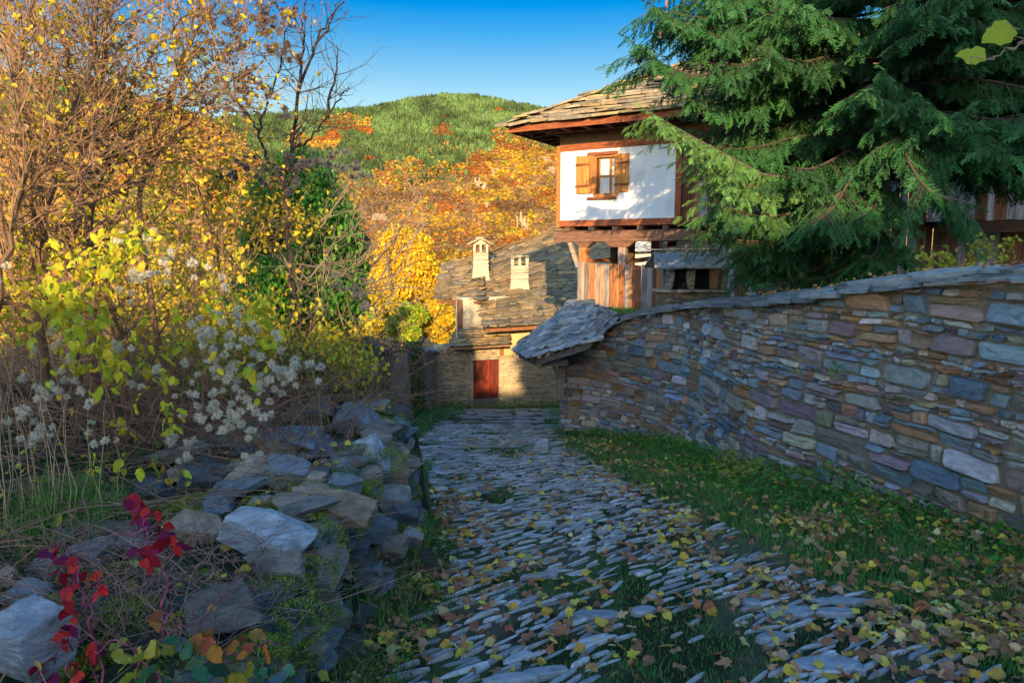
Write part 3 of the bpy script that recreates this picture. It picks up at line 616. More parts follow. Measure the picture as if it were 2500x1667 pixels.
hbox(mb, ua, g0, 1.3, 1.5, .2, zU+.3, (.72,.74,.78)); hbox(mb, g1, hp(1800,600,1.3)[0], 1.3, 1.5, .2, zU+.3, (.72,.74,.78)); hbox(mb, g0, g1, 1.3, 1.5, .2, gz0, (.72,.74,.78)); mb.build('lower_wall', M_PLASTER, wh)
mb = MB(); hbox(mb, g0, g1, 1.42, 1.46, gz0, zU+.3, DKW*.4)
for q in range(10):
    for r in range(3): 
        zz = gz0+q*.075; uu = g0+.01+(g1-g0)*(r+.5*(q % 2)*0)/3
        hbox(mb, uu+.008, uu+(g1-g0)/3-.03, 1.34, 1.41, zz, zz+.035, (.30,.07,.04))
mb.build('brick_grille', M_DAUB, wh)
mb = MB(); a0 = hp(1411,640,-.1)[0]; b0 = hp(1640,640,-.1)[0]; zt0 = hp(1411,641,-.1)[1]; zt1 = hp(1640,651,-.1)[1]; zb0 = hp(1411,744,-.1)[1]
CH = np.array([[.42,.17,.06],[.38,.12,.04],[.30,.25,.22],[.20,.16,.15],[.28,.09,.04],[.46,.20,.07],[.36,.13,.05],[.42,.27,.17],[.24,.09,.05]])
planks(mb, hw(a0,-.12,0), hw(b0,-.12,0), zb0-.02, zb0-.05, zt0, zt1, .03, .115, CH, .015); mb.build('balcony_boards', M_WOOD, wh)
mb = MB(); hbox(mb, a0, b0+3, -.08, .12, zb0-.25, zb0-.03, (.26,.15,.09), .01); hbox(mb, a0, b0+3, .12, 2.2, zb0-.12, zb0-.03, (.12,.08,.05)); hbox(mb, a0+.2, b0+3, .4, 1.5, -3.0, zb0-.26, (.3,.25,.2)); mb.build('balcony_floor', M_WOODH, wh)
mb = MB(); hbox(mb, hp(1415,0,1.6)[0]+.0, hp(1535,0,1.6)[0], 2.2, 2.23, zb0, zb0+.75, DKW*1.2); mb.build('back_boards', M_WOOD, wh)
# roof
zE = 4.66; ov = 1.0; m_r = .515; kh = 3.9
E0 = hw(-ov, -ov, zE); E1 = hw(u1, -ov, zE); E2 = hw(-ov, 6.8, zE); Rr0 = hw(-ov+kh, -ov+kh, zE+m_r*kh); Rr1 = hw(u1, -ov+kh, zE+m_r*kh); E3 = hw(u1, 6.8, zE)
mb = MB(); PR = PAL_SLATE*np.array([1.2,1.0,.76])
slates(mb, E0, E1, Rr1, Rr0, .30, .55, .04, PR, .10, wvar=.5); slates(mb, E2, E0, Rr0, Rr0+[.01,.01,0], .30, .5, .04, PR, .10, wvar=.5); slates(mb, E3, E2, Rr0, Rr1, .5, .8, .04, PR, .05)
dd = norm(Rr0-E0); ax = norm(np.cross(dd, [0,0,1.]))
for k in range(22): slab_at(mb, E0*(1-k/22)+Rr0*(k/22)+np.array([0,0,.085]), ax, dd, norm(np.cross(ax, dd)), .42, .42, .035, PR[rng.integers(0,8)]*rng.uniform(.8,1.2))
mb.build('roof', M_SLATE, wh)
mb = MB(); q = .03
hbox(mb, -ov+.04, u1, -ov+.05, -ov+.09, zE-.16, zE-.012, RED*1.1); hbox(mb, -ov+.04, -ov+.08, -ov+.09, 6.6, zE-.16, zE-.012, RED*.8); mb.build('fascia', M_WOODH, wh)
mb = MB()
for k in range(22):
    u = -ov+.3+k*.55; bar(mb, hw(u,-ov+.1,zE-.10), hw(u,.3,zE-.10), .09, .11, DKW*1.3)
for k in range(12): v = -ov+.4+k*.55; bar(mb, hw(-ov+.09,v,zE-.10), hw(.2,v,zE-.10), .09, .11, DKW*1.3)
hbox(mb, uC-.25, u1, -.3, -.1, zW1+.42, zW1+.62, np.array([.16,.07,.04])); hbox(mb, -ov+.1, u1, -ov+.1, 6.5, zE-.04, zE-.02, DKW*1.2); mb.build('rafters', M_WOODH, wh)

# ---------------------------------------------------------------- second house at the far right
sh = empty('slab_roof_house', (12, 15, .3), 'dark weathered house with a slab roof behind the spruce at the right edge', 'house')
a = P(2330,292,14.2); b = P(2760,205,11.0); c = P(2820,10,14.5); d = P(2385,88,18.0)
mb = MB(); slates(mb, a, b, c, d, .32, .5, .04, PAL_CAP, .1, wvar=.5); mb.build('roof', M_SLATE, sh)
mb = MB(); bar(mb, a+[.1,.1,-.1], b+[-.1,.1,-.1], .05, .18, DKW); mb.build('fascia', M_WOODH, sh)
mb = MB(); planks(mb, P(2370,400,14.9)+[0,0,0], P(2800,400,11.9), zB+.02, zB+.02, 4.0, 3.6, .03, .2, GREY*.35, .02); mb.build('plank_wall', M_WOOD, sh)
mb = MB(); pp = [P(2370,400,15.05), P(2800,400,12.05)]; box(mb, [[pp[0][0],pp[0][1],.3],[pp[1][0],pp[1][1],.3],[pp[1][0]+2,pp[1][1]+4,.3],[pp[0][0]+2,pp[0][1]+4,.3],[pp[0][0],pp[0][1],4.0],[pp[1][0],pp[1][1],3.6],[pp[1][0]+2,pp[1][1]+4,3.8],[pp[0][0]+2,pp[0][1]+4,4.1]], (.30,.19,.07)); mb.build('daub_wall', M_DAUB, sh)

# ---------------------------------------------------------------- slab-roofed chimney top behind the wall
ch = empty('slab_roofed_chimney', P(1705,735,14.4), 'squat stone chimney with a slab roof on thick pillars, rising behind the stone wall', 'chimney')
Yc = 14.3; X0, X1 = T(1614,700)[0]*Yc, T(1786,700)[0]*Yc; z0 = P(1700,712,Yc)[2]; z1 = P(1700,650,Yc)[2]
mb = MB(); dpt = .55; 
def face_m(mb, x0, y0, x1, y1, zb, zt, pal, seed, **k):
    L = math.hypot(x1-x0, y1-y0); dx, dy = (x1-x0)/L, (y1-y0)/L; nx, ny = dy, -dx
    masonry(mb, lambda s, v: np.stack([x0+dx*s, y0+dy*s, zb+(zt-zb)*v], 1), lambda s: np.tile([nx,ny,0.],(len(s),1)), L, zt-zb, pal, seed, **k)
PT2 = PAL_TAN*.75
face_m(mb, X0+.03, Yc, X1-.03, Yc, z0-.9, z0, PT2, 3, hmin=.03, hmax=.07, wmin=.12, wmax=.4, proud=.012); face_m(mb, X0+.03, Yc+dpt, X0+.03, Yc, z0-.9, z0, PT2, 4, hmin=.03, hmax=.07, wmin=.12, wmax=.4, proud=.012)
box(mb, [[X0+.03,Yc,z0-.95],[X1-.03,Yc,z0-.95],[X1-.03,Yc+dpt,z0-.95],[X0+.03,Yc+dpt,z0-.95],[X0+.03,Yc,z0],[X1-.03,Yc,z0],[X1-.03,Yc+dpt,z0],[X0+.03,Yc+dpt,z0]], (.2,.16,.11)); mb.build('masonry_base', M_STONE, ch)
mb = MB()
for k in range(4): slab_at(mb, np.array([X0+.12+k*.37, Yc-.09, z0+.03]), np.array([1.,0,0]), np.array([0,1.,0]), np.array([0,0,1.]), .46, .75, .035, (.36,.30,.22), jit=.03)
mb.build('ledge_slabs', M_SLATE, ch)
for k, (pa, pb, cl) in enumerate(((1626,1646,(.34,.31,.27)),(1679,1699,(.34,.27,.2)),(1734,1756,(.42,.20,.09)))):
    for yy in (Yc+.05, Yc+.42):
        v, f = rock_shape(((pb-pa)/F*Yc*1.15, .15, (z1-z0)*1.0), 3, 60+k, 6, .03); v[:,2] *= 1.12; mb = MB(); mb.add(v+[(pa+pb)/2/F*Yc-1250/F*Yc, yy+.05, (z0+z1)/2+.02], f, cl); mb.build('pillar', M_ROCK, ch, True)
for yy, q in ((Yc+.05, 9),(Yc+.42, 12)):
    v, f = rock_shape((.13,.14,(z1-z0)*1.12), 3, q, 6, .03); mb = MB(); mb.add(v+[T(1772,700)[0]*Yc, yy+.05, (z0+z1)/2+.02], f, (.40,.26,.13)); mb.build('pillar', M_ROCK, ch, True)
mb = MB(); cl = np.array([[.25,.28,.30],[.30,.30,.27],[.36,.32,.25],[.33,.30,.25]])
xa, xb = T(1598,640)[0]*(Yc-.25), T(1788,640)[0]*(Yc-.25); zr = P(1700,612,Yc+.3)[2]; ze = P(1700,655,Yc-.25)[2]+.02
def roofslab(x0, x1, xt0, xt1, ya, yb, za, zb_, th, col):
    t = np.linspace(0,1,5); e = [[x0+(x1-x0)*u, ya+rng.normal(0,.02), za+rng.normal(0,.008)] for u in t]+[[xt1+(xt0-xt1)*u, yb, zb_] for u in t]; e = np.array(e); k = len(e); n = np.array([0,-.35,.93])
    v = np.concatenate([e-n*th, e, e.mean(0)+(e-e.mean(0))*.94+n*th*.25]); mb.add(v, [[i,(i+1)%k,k+(i+1)%k,k+i] for i in range(k)]+[[k+i,k+(i+1)%k,2*k+(i+1)%k,2*k+i] for i in range(k)]+[list(range(2*k,3*k)), list(range(k))[::-1]], col)
w_ = xb-xa
roofslab(xa, xa+w_*.36, xa+.10, xa+w_*.42, Yc-.25, Yc+.3, ze, zr, .03, cl[0]); roofslab(xa+w_*.30, xa+w_*.66, xa+w_*.38, xa+w_*.72, Yc-.28, Yc+.3, ze+.02, zr+.02, .035, cl[1]); roofslab(xa+w_*.52, xa+w_, xa+w_*.62, xb-.12, Yc-.27, Yc+.3, ze+.0, zr+.01, .03, cl[2])
roofslab(xa+w_*.62, xb-.04, xa+w_*.66, xb-.1, Yc-.06, Yc+.3, ze+.15, zr+.04, .03, cl[3])
roofslab(xb, xa, xb-.1, xa+.1, Yc+.85, Yc+.3, ze, zr, .04, cl[1])
for k in range(4): slab_at(mb, np.array([xa+.22+k*w_*.22, Yc+.17, zr+.03+.012*(k%2)]), np.array([1.,0,.0]), np.array([0,1.,0]), np.array([0,0,1.]), .42, .3, .022, (.40,.34,.25), jit=.06)
slab_at(mb, np.array([xb-.10, Yc-.1, ze+.09]), norm(np.array([.9,0,-.55])), np.array([0,1.,0]), norm(np.array([.55,0,.9])), .3, .8, .03, (.22,.2,.18))
mb.build('slab_roof', M_SLATE, ch)
mb = MB(); box(mb, [[X0+.22,Yc+.25,z0+.03],[X1-.2,Yc+.25,z0+.03],[X1-.2,Yc+.3,z0+.03],[X0+.22,Yc+.3,z0+.03],[X0+.22,Yc+.25,z1+.05],[X1-.2,Yc+.25,z1+.05],[X1-.2,Yc+.3,z1+.05],[X0+.22,Yc+.3,z1+.05]], (.012,.010,.008)); mb.build('flue', M_DARK, ch)

# ---------------------------------------------------------------- lower stone house with the red door
lh = empty('stone_house', (0, 27.5, -4.3), 'sunlit low stone house with a red door, slab roofs and two chimneys', 'house')
Dx, Dy = -.96, 26.4; du = np.array([.93,.37]); dn = np.array([.37,-.93])
def lp(px, py, o=0.0):
    t, tz = T(px, py); bx, by = Dx+dn[0]*o, Dy+dn[1]*o; s = (t*by-bx)/(du[0]-t*du[1]); Y = by+du[1]*s; return s, CAMZ+tz*Y
def lw(s, o, z): return np.array([Dx+du[0]*s+dn[0]*o, Dy+du[1]*s+dn[1]*o, z])
def lbox(mb, s0, s1, o0, o1, z0, z1, col, jit=0):
    box(mb, [lw(s0,o1,z0), lw(s1,o1,z0), lw(s1,o0,z0), lw(s0,o0,z0), lw(s0,o1,z1), lw(s1,o1,z1), lw(s1,o0,z1), lw(s0,o0,z1)], col, jit)
s0 = lp(1066,900)[0]; sd0 = lp(1155,930)[0]; sd1 = lp(1219,930)[0]; s1 = 7.0; zd1 = lp(1187,880)[1]; zd0 = lp(1187,986)[1]; zg = zd0-.6; zt_ = lp(1100,842)[1]; zt2 = lp(1300,790)[1]; sp = lp(1224,830)[0]
mb = MB(); MT = (.58,.45,.28)
for (a,b,c,d) in ((s0,sd0-.05,zg,zt_),(sd0-.05,sd1+.05,zd1+.06,zt_),(sd0-.05,sd1+.05,zg,zd0-.02),(sd1+.05,s1,zg,lp(1250,868)[1])): lbox(mb, a, b, -.4, 0, c, d, MT)
lbox(mb, sp-.05, s1, -.45, -.06, lp(1250,868)[1]-.05, zt2+.3, (.72,.50,.22)); mb.build('walls', M_DAUB, lh)
mb = MB(); k = 0
for (a,b,c,d) in ((s0,sd0-.08,zg,zt_-.05),(sd1+.08,s1,zg,lp(1250,880)[1]),(sd0,sd1,zd1+.18,zt_-.05)):
    k += 1; masonry(mb, lambda s, v, a=a, c=c, d=d: np.array([lw(a+q, .002, c+(d-c)*w) for q, w in zip(s, v)]), lambda s: np.tile([dn[0],dn[1],0],(len(s),1)), b-a, d-c, PAL_TAN*1.3, 20+k, hmin=.05, hmax=.13, wmin=.12, wmax=.45, proud=.028, gap=.018)
mb.build('wall_stones', M_STONE, lh)
mb = MB(); planks(mb, lw(sd0,-.10,0), lw(sd1,-.10,0), zd0, zd0, zd1, zd1+.03, .04, .13, np.array([[.19,.030,.014],[.23,.035,.016],[.15,.028,.016]]), 0); dr_o = mb.build('door', M_WOOD, lh); plab(dr_o, 'red plank door')
mb = MB(); lbox(mb, sd0+.004, sd1-.004, -.098, -.085, zd0+.004, zd0+.2, (.22,.18,.15)); mb.build('kick_board', M_WOOD, dr_o)
mb = MB(); lbox(mb, sd1-.16, sd1-.12, -.085, -.04, (zd0+zd1)/2-.08, (zd0+zd1)/2+.1, (.05,.05,.05)); mb.build('handle', M_DARK, dr_o)
mb = MB(); fc = (.50,.40,.26); lbox(mb, sd0-.07, sd0, -.12, .02, zd0-.1, zd1, fc); lbox(mb, sd1, sd1+.09, -.12, .02, zd0-.1, zd1, fc); lbox(mb, sd0-.12, sd1+.16, -.12, .035, zd1+.035, zd1+.14, fc); lbox(mb, sd0, sd1, -.1, .03, zd0-.24, zd0-.002, (.42,.33,.22)); mb.build('door_frame', M_WOODH, lh)
mb = MB(); lbox(mb, sp-.07, sp+.09, -.06, .03, lp(1224,868)[1], zt2+.15, (.30,.12,.05)); mb.build('post', M_WOOD, lh); mb = MB(); lbox(mb, lp(1125,780,-1.6)[0]-.1, lp(1125,780,-1.6)[0]+.08, -1.75, -1.58, -2.2, lp(1130,738,-1.6)[1]+.1, DKW*1.6); mb.build('post', M_WOOD, lh); mb = MB(); lbox(mb, sp-.3, sp+.5, -.05, .05, lp(1224,872)[1]-.06, lp(1224,872)[1]+.06, (.4,.3,.18)); mb.build('lintel', M_WOODH, lh)
mb = MB(); a = lp(1128,780,-1.6)[0]; lbox(mb, a, a+3, -2.4, -1.62, -2.4, lp(1130,733,-1.6)[1]+.1, (.62,.52,.36)); mb.build('wing_wall', M_DAUB, lh)
mb = MB(); e0 = P(1178,800,25.3); e1 = P(1312,792,26.2); e2 = P(1490,772,28); t0 = P(1190,622,33.5); t1 = P(1362,563,35); t2 = P(1500,573,36); w0 = P(1064,730,29.0); w1 = P(1172,731,27.7); w2 = P(1086,646,32)
PL = PAL_SLATE*np.array([1.05,.82,.54])
slates(mb, e0, e1, t1, t0, .36, .50, .035, PL, .08, wvar=.45, curve=.18); slates(mb, e1, e2, t2, t1, .36, .50, .035, PL, .08, wvar=.45, curve=.18)
slates(mb, w0, w1, t0, w2, .34, .48, .035, PL, .08, wvar=.45, curve=.05)
bk = np.array([1.,9,-3.4]); slates(mb, t1+bk, t0+bk, t0, t1, .9, 1.2, .035, PL, .05); slates(mb, t2+bk, t1+bk, t1, t2, .9, 1.2, .035, PL, .05)
mb.build('roof', M_SLATE, lh)
mb = MB(); slates(mb, P(1096,848,25.2), P(1243,839,25.9), P(1216,800,27.0), P(1150,798,26.9), .24, .5, .04, PL*1.1, .05, wvar=.4); plab(mb.build('porch_roof', M_SLATE, lh), 'small lean-to slab roof over the door')
mb = MB(); bar(mb, w0+[.05,.1,-.12], w1+[0,.1,-.12], .1, .1, (.22,.08,.04)); mb.build('eaves_beam', M_WOODH, lh); mb = MB(); bar(mb, P(1100,852,25.3), P(1243,843,26.0), .1, .07, (.32,.18,.09)); mb.build('eaves_beam', M_WOODH, lh); mb = MB(); bar(mb, e0+[.1,.15,-.12], e1+[0,.15,-.12], .12, .12, (.3,.12,.05)); bar(mb, e1+[0,.15,-.12], e2+[0,.15,-.12], .12, .12, (.3,.12,.05)); mb.build('eaves_beam', M_WOODH, lh)
def chimney(cx, pyb, pyn, pyt, pytop, wpx, Y, gable, lab):
    p = P(cx, pyb, Y); w = wpx/F*Y; z = lambda py: CAMZ+T(cx,py)[1]*Y; mb = MB(); co = np.array([.52,.43,.29]); x = p[0]
    def bx(x0,x1,y0,y1,z0,z1,x0t=None,x1t=None,c=co):
        x0t = x0 if x0t is None else x0t; x1t = x1 if x1t is None else x1t
        box(mb, [[x0,y0,z0],[x1,y0,z0],[x1,y1,z0],[x0,y1,z0],[x0t,y0,z1],[x1t,y0,z1],[x1t,y1,z1],[x0t,y1,z1]], c, .008)
    zm = z(pyb)+(z(pyn)-z(pyb))*.35
    bx(x-w*.72, x+w*.72, Y-.06, Y+w*1.2, z(pyb)-1.0, zm, x-w*.5, x+w*.5); n = 6
    for k in range(n): bx(x-w*.5-.01*(k%2), x+w*.5+.01*((k+1)%2), Y, Y+w, zm+(z(pyn)-zm)*k/n+.004, zm+(z(pyn)-zm)*(k+1)/n-.008, c=co*rng.uniform(.85,1.08))
    o = mb.build('chimney', M_DAUB, lh); plab(o, lab)
    for q in (-.42, 0, .42):
        for yy in (0, w*.8):
            mb = MB(); bx(x+q*w-.05*w*1.6, x+q*w+.05*w*1.6, Y+yy+.01, Y+yy+w*.18, z(pyn)+.002, z(pyt)); mb.build('flue_pillar', M_DAUB, o)
    mb = MB()
    mb = MB()
    if gable:
        for sg in (-1,1):
            a = np.array([x, Y-.12, z(pytop)]); b = np.array([x+sg*w*.85, Y-.12, z(pyt)-.02]); d = np.array([0,w+.3,0]); n = norm(np.cross(b-a, d)); n = n if n[2] > 0 else -n
            mb.add(np.array([a,b,b+d,a+d,a+n*.06,b+n*.06,b+d+n*.06,a+d+n*.06]), np.array([[0,1,2,3],[4,5,6,7],[0,1,5,4],[1,2,6,5],[2,3,7,6],[3,0,4,7]]), (.45,.36,.22))
        mb.add([[x-w*.5,Y,z(pyt)],[x+w*.5,Y,z(pyt)],[x,Y,z(pytop)-.03]], [[0,1,2]], co); slab_at(mb, np.array([x,Y-.15,z(pytop)+.06]), np.array([1.,0,0]), np.array([0,1.,0]), np.array([0,0,1.]), w*.7, w+.4, .05, (.45,.38,.25))
    else:
        for k in range(2): slab_at(mb, np.array([x+(k-.5)*w*.4,Y-.12,z(pyt)+.05+.05*k]), np.array([1.,0,0]), np.array([0,1.,0]), np.array([0,0,1.]), w*.8, w+.3, .05, (.5,.4,.25))
    mb.build('cap', M_SLATE, o)
chimney(1174,668,617,597,583,36,30.5,True,'taller chimney with a little gabled cap')
chimney(1269,700,648,630,622,42,29.3,False,'squat chimney with a flat cap and flared foot')

# tiny slab roof seen through the posts
fr_ = empty('distant_roof_house', P(1560,640,60), 'small far slab-roofed house seen between the posts of the white house', 'house')
mb = MB(); slates(mb, P(1525,618,52), P(1612,615,54), P(1580,592,60), P(1545,592,60), .5, .8, .08, PAL_CAP, .1); mb.build('roof', M_SLATE, fr_)
mb = MB(); a = P(1530,617,52.6); b = P(1608,615,54.4); box(mb, [[a[0],a[1],a[2]-6],[b[0],b[1],a[2]-6],[b[0]+1,b[1]+6,a[2]-6],[a[0]+1,a[1]+6,a[2]-6],[a[0],a[1],a[2]],[b[0],b[1],b[2]],[b[0]+1,b[1]+6,b[2]],[a[0]+1,a[1]+6,a[2]]], (.55,.5,.4)); mb.build('walls', M_DAUB, fr_)

# ---------------------------------------------------------------- garden wall left of the lane, joined to the stone house
gw = empty('garden_wall', (-3, 19, -2.9), 'low stone garden wall with slab coping left of the lane, half buried in ivy', 'wall')
ga = lw(s0-.02, 0.05, 0); GWP = np.array([[ga[0],ga[1]],[-2.95,21.5],[-3.05,17.5],[-3.5,14.0],[-4.3,10.5]]); zt3 = np.array([-1.95,-1.25,-.72,-.12,.15]); SGW = np.concatenate([[0], np.cumsum(np.hypot(*np.diff(GWP, axis=0).T))]); LG = SGW[-1]
gx = lambda s: np.interp(s, SGW, GWP[:,0]); gy = lambda s: np.interp(s, SGW, GWP[:,1]); gt = lambda s: np.interp(s, SGW, zt3); gb = lambda s: -SL*gy(s)-.15
def gn(s):
    e = .05; tx = gx(s+e)-gx(s-e); ty = gy(s+e)-gy(s-e); return norm(np.stack([-ty, tx, 0*tx], 1))
_t = gn(np.array([LG/2]))[0]; sgn_ = 1 if _t[0] > 0 else -1
gn2 = lambda s: gn(s)*sgn_
gp = lambda s, v: np.stack([gx(s), gy(s), gb(s)+(gt(s)-gb(s))*v], 1)
mb = MB(); masonry(mb, gp, gn2, LG, 2.0, PAL_TAN*1.0, 33, hmin=.06, hmax=.16, wmin=.15, wmax=.5, proud=.03, gap=.012); mb.build('stones', M_STONE, gw)
mb = MB(); S = np.linspace(0, LG, 40); A = gp(S, S*0); B = gp(S, S*0+1); Nn = gn2(S); V = np.concatenate([A,B,A-Nn*.45,B-Nn*.45]); n_ = 40
mb.add(V, [[i,i+1,n_+i+1,n_+i] for i in range(n_-1)]+[[2*n_+i+1,2*n_+i,3*n_+i,3*n_+i+1] for i in range(n_-1)]+[[n_+i,n_+i+1,3*n_+i+1,3*n_+i] for i in range(n_-1)], (.33,.26,.17)); mb.build('mortar_core', M_MORTAR, gw)
mb = MB()
for layer in range(2):
    s = -.1
    while s < LG:
        w = rng.uniform(.35,.7); sm = min(s+w/2, LG-.06); p = gp(np.array([sm]), np.array([1.]))[0]; n = gn2(np.array([sm]))[0]; a = np.array([n[1],-n[0],0]); slab_at(mb, p+n*(.10-.2*layer)+[0,0,.04+.05*layer], a, -n, np.array([0,0,1.]), w*1.1, .5, .045, PAL_CAP[rng.integers(0,5)], jit=.06); s += w
mb.build('cap_slabs', M_SLATE, gw)

# ---------------------------------------------------------------- unseen house added uphill behind the camera, its wings stepped to shade the foreground
bh = empty('shade_blocker_house', (4, -26, 4), 'unseen slab-roofed stone house added uphill behind the viewer to shade the lane', 'house')
mb = MB()
def bb(x0,x1,y0,y1,z0,z1,c=(.35,.29,.2)): box(mb, [[x0,y0,z0],[x1,y0,z0],[x1,y1,z0],[x0,y1,z0],[x0,y0,z1],[x1,y0,z1],[x1,y1,z1],[x0,y1,z1]], c)
bb(-14,-.5,-28,-22,1,BHL-.9); bb(-.5,4.4,-28,-22.2,1,BHM-1.2); bb(4.4,14,-29,-21.5,1,BHR-2.0); mb.build('walls', M_DAUB, bh)
mb = MB()
def gable(x0, x1, y0, y1, z0, zr):
    ym = (y0+y1)/2; slates(mb, [x0,y1,z0],[x1,y1,z0][:],[x1,ym,zr],[x0,ym,zr], 1.0, 1.4, .06, PAL_CAP, .1); slates(mb, [x0,y0,z0],[x1,y0,z0],[x1,ym,zr],[x0,ym,zr], 1.0, 1.4, .06, PAL_CAP, .1)
gable(-14.4,-.3,-28.6,-21.4,BHL-1.0,BHL); gable(-.7,4.7,-28.4,-21.6,BHM-1.3,BHM); gable(4.0,14.5,-29.6,-20.9,BHR-2.2,BHR); mb.build('roof', M_SLATE, bh)
# ================================================================ leaf templates
def leaf_t(w=.34, curl=.12, fold=.10, serr=0):
    v = np.array([[0,0,0],[w,.30,fold],[w*.85,.68,fold*.6-curl*.5],[0,1,-curl*1.6],[-w*.85,.68,fold*.6-curl*.5],[-w,.30,fold],[0,.5,-curl*.3]])
    f = np.array([[0,1,2,6],[6,2,3,3],[0,6,4,5],[6,3,3,4]]); return v, np.array([[0,1,6],[1,2,6],[2,3,6],[3,4,6],[4,5,6],[5,0,6]])
LV, LF = leaf_t()
LVN, LFN = leaf_t(.22, .1, .06)
def maple_t():
    a = np.array([0,.12,.25,.38,.5,.62,.75,.88,1.0])
    ang = np.array([-150,-115,-95,-62,-45,-20,0,20,45,62,95,115,150])+90; rad = np.array([.30,.55,.36,.72,.42,.62,1.0,.62,.42,.72,.36,.55,.30])
    v = [[0,0,0]]+[[r*.5*math.cos(math.radians(t))*1.05, .32+r*.68*math.sin(math.radians(t)), .05*math.sin(t*.1)-.12*r*r] for t, r in zip(ang, rad)]
    v.append([0,.33,0]); n = len(v)-1; k = len(ang)
    f = [[n, 1+i, 2+i] for i in range(k-1)]+[[n, k, 0],[n, 0, 1]]; return np.array(v), np.array(f)[:, ::-1]
MV, MF = maple_t()
def leafh_t():
    t = np.linspace(0,1,9); w = .40*np.sin(np.pi*t**.75)**.85*(1+.10*np.where(np.arange(9) % 2, 1, -1)); w[0] = w[-1] = 0; z = -.16*t*t; mid = np.stack([0*t, t, z], 1); r = np.stack([w, t+.03, z+.22*w*(1-t)+.05*np.sin(t*9)], 1)[1:-1]; l = r*[-1,1,1]
    v = np.concatenate([mid, r, l]); f = []
    for o, s_ in ((9,1),(16,-1)):
        idx = [0]+list(range(o,o+7))+[8]
        for k in range(8):
            q = [k, idx[k], idx[k+1], k+1]
            if k == 0: q = [0, idx[1], 1, 1]
            if k == 7: q = [7, idx[7], 8, 8]
            f += [[q[0],q[1],q[2]]]+([[q[0],q[2],q[3]]] if q[2] != q[3] else [])
    return v, np.array(f)
HL = leafh_t()
def rdir(n, up=0.0):
    d = rng.normal(0,1,(n,3)); d[:,2] += up; return norm(d)
def vary(cols, n, lo=.7, hi=1.25, s=.06):
    c = np.array(cols); return c[rng.integers(0, len(c), n)]*rng.uniform(lo, hi, (n,1))*(1+rng.normal(0,s,(n,3)))
YEL = [[.80,.60,.03],[.72,.58,.04],[.66,.50,.03],[.55,.52,.04],[.78,.52,.03]]
YGR = [[.50,.55,.04],[.42,.50,.04],[.58,.56,.04],[.34,.44,.04]]
GRN = [[.10,.30,.05],[.08,.24,.05],[.14,.36,.05],[.18,.38,.06],[.06,.17,.04]]
OLV = [[.30,.32,.05],[.22,.26,.04],[.42,.36,.05]]
BRN = [[.40,.20,.08],[.30,.14,.06],[.48,.28,.13],[.24,.12,.06],[.52,.34,.20]]
def leaves(mb, pos, size, cols, up=.2, tpl=None, lo=.7, hi=1.2, d=None):
    n = len(pos)
    if n == 0: return
    v, f = (LV, LF) if tpl is None else tpl
    d = rdir(n, up-.6) if d is None else d
    scatter(mb, v, f, pos, frames(d, rdir(n, 1.2)), rng.uniform(size[0], size[1], n), vary(cols, n, lo, hi) if np.ndim(cols) == 2 and len(cols) != n or isinstance(cols, list) else cols)
# ================================================================ branching
class Twigs:
    def __init__(s, col, vcol=.25): s.mb = MB(); s.pts = []; s.col = np.array(col); s.vc = vcol
    def seg(s, pts, r, k=None, col=None):
        r0 = np.max(r); k = k or (8 if r0 > .03 else 5 if r0 > .012 else 3)
        tube(s.mb, pts, r, k, (s.col if col is None else np.array(col))*rng.uniform(1-s.vc, 1+s.vc))
    def grow(s, p, d, L, r, lvl, kids=5, wander=.18, trop=.1, spread=.75, ratio=.55, n=6, collect=1, start=.25):
        pts = [np.array(p, float)]; d = norm(np.array(d, float)); dd = [d]
        for _ in range(n-1):
            d = norm(d+rng.normal(0, wander, 3)+np.array([0,0,trop])); pts.append(pts[-1]+d*L/(n-1)); dd.append(d)
        rr = np.linspace(r, r*(.35 if lvl else .25), n); s.seg(pts, rr)
        if lvl <= collect: s.pts += [(pts[i], dd[i]) for i in range(1, n)]
        if lvl == 0: return
        for k in range(kids):
            t = start+(1-start)*(k+rng.random())/kids; i = min(int(t*(n-1)), n-2); fr = t*(n-1)-i; q = pts[i]*(1-fr)+pts[i+1]*fr
            x = norm(np.cross(dd[i], rng.normal(0,1,3))); nd = norm(dd[i]*(1-spread*.5)+x*spread)
            s.grow(q, nd, L*ratio*rng.uniform(.6,1.2)*(1.15-t*.5), max(rr[i]*.6, .0016), lvl-1, max(2,kids-1), wander*1.15, trop, spread, ratio, max(4,n-1), collect)
    def path(s, pts, r0, r1, sub=4, side=0, sl=.5, slvl=1, jit=.01, kids=4, trop=.08, spread=.8, start=.2):
        pts = np.array(pts, float); t = np.linspace(0, len(pts)-1, (len(pts)-1)*sub+1)
        q = np.stack([smooth(np.interp(t, np.arange(len(pts)), pts[:,k]), 3) for k in range(3)], 1); q[0] = pts[0]; q[-1] = pts[-1]; q[1:-1] += rng.normal(0, jit, q[1:-1].shape)
        rr = np.linspace(r0, r1, len(q)); s.seg(q, rr)
        for k in range(side):
            u = start+(1-start)*rng.random(); i = int(u*(len(q)-2)); d = norm(q[i+1]-q[i]); x = norm(np.cross(d, rng.normal(0,1,3)))
            s.grow(q[i], norm(d*.5+x*spread), sl*rng.uniform(.5,1.2), max(rr[i]*.5,.002), slvl, kids, trop=trop)
        return q
    def sample(s, n, jit=.02):
        k = rng.integers(0, len(s.pts), n); return np.array([s.pts[i][0] for i in k])+rng.normal(0, jit, (n,3))
    def build(s, name, parent, mat=None): return s.mb.build(name, mat or M_TWIG, parent)

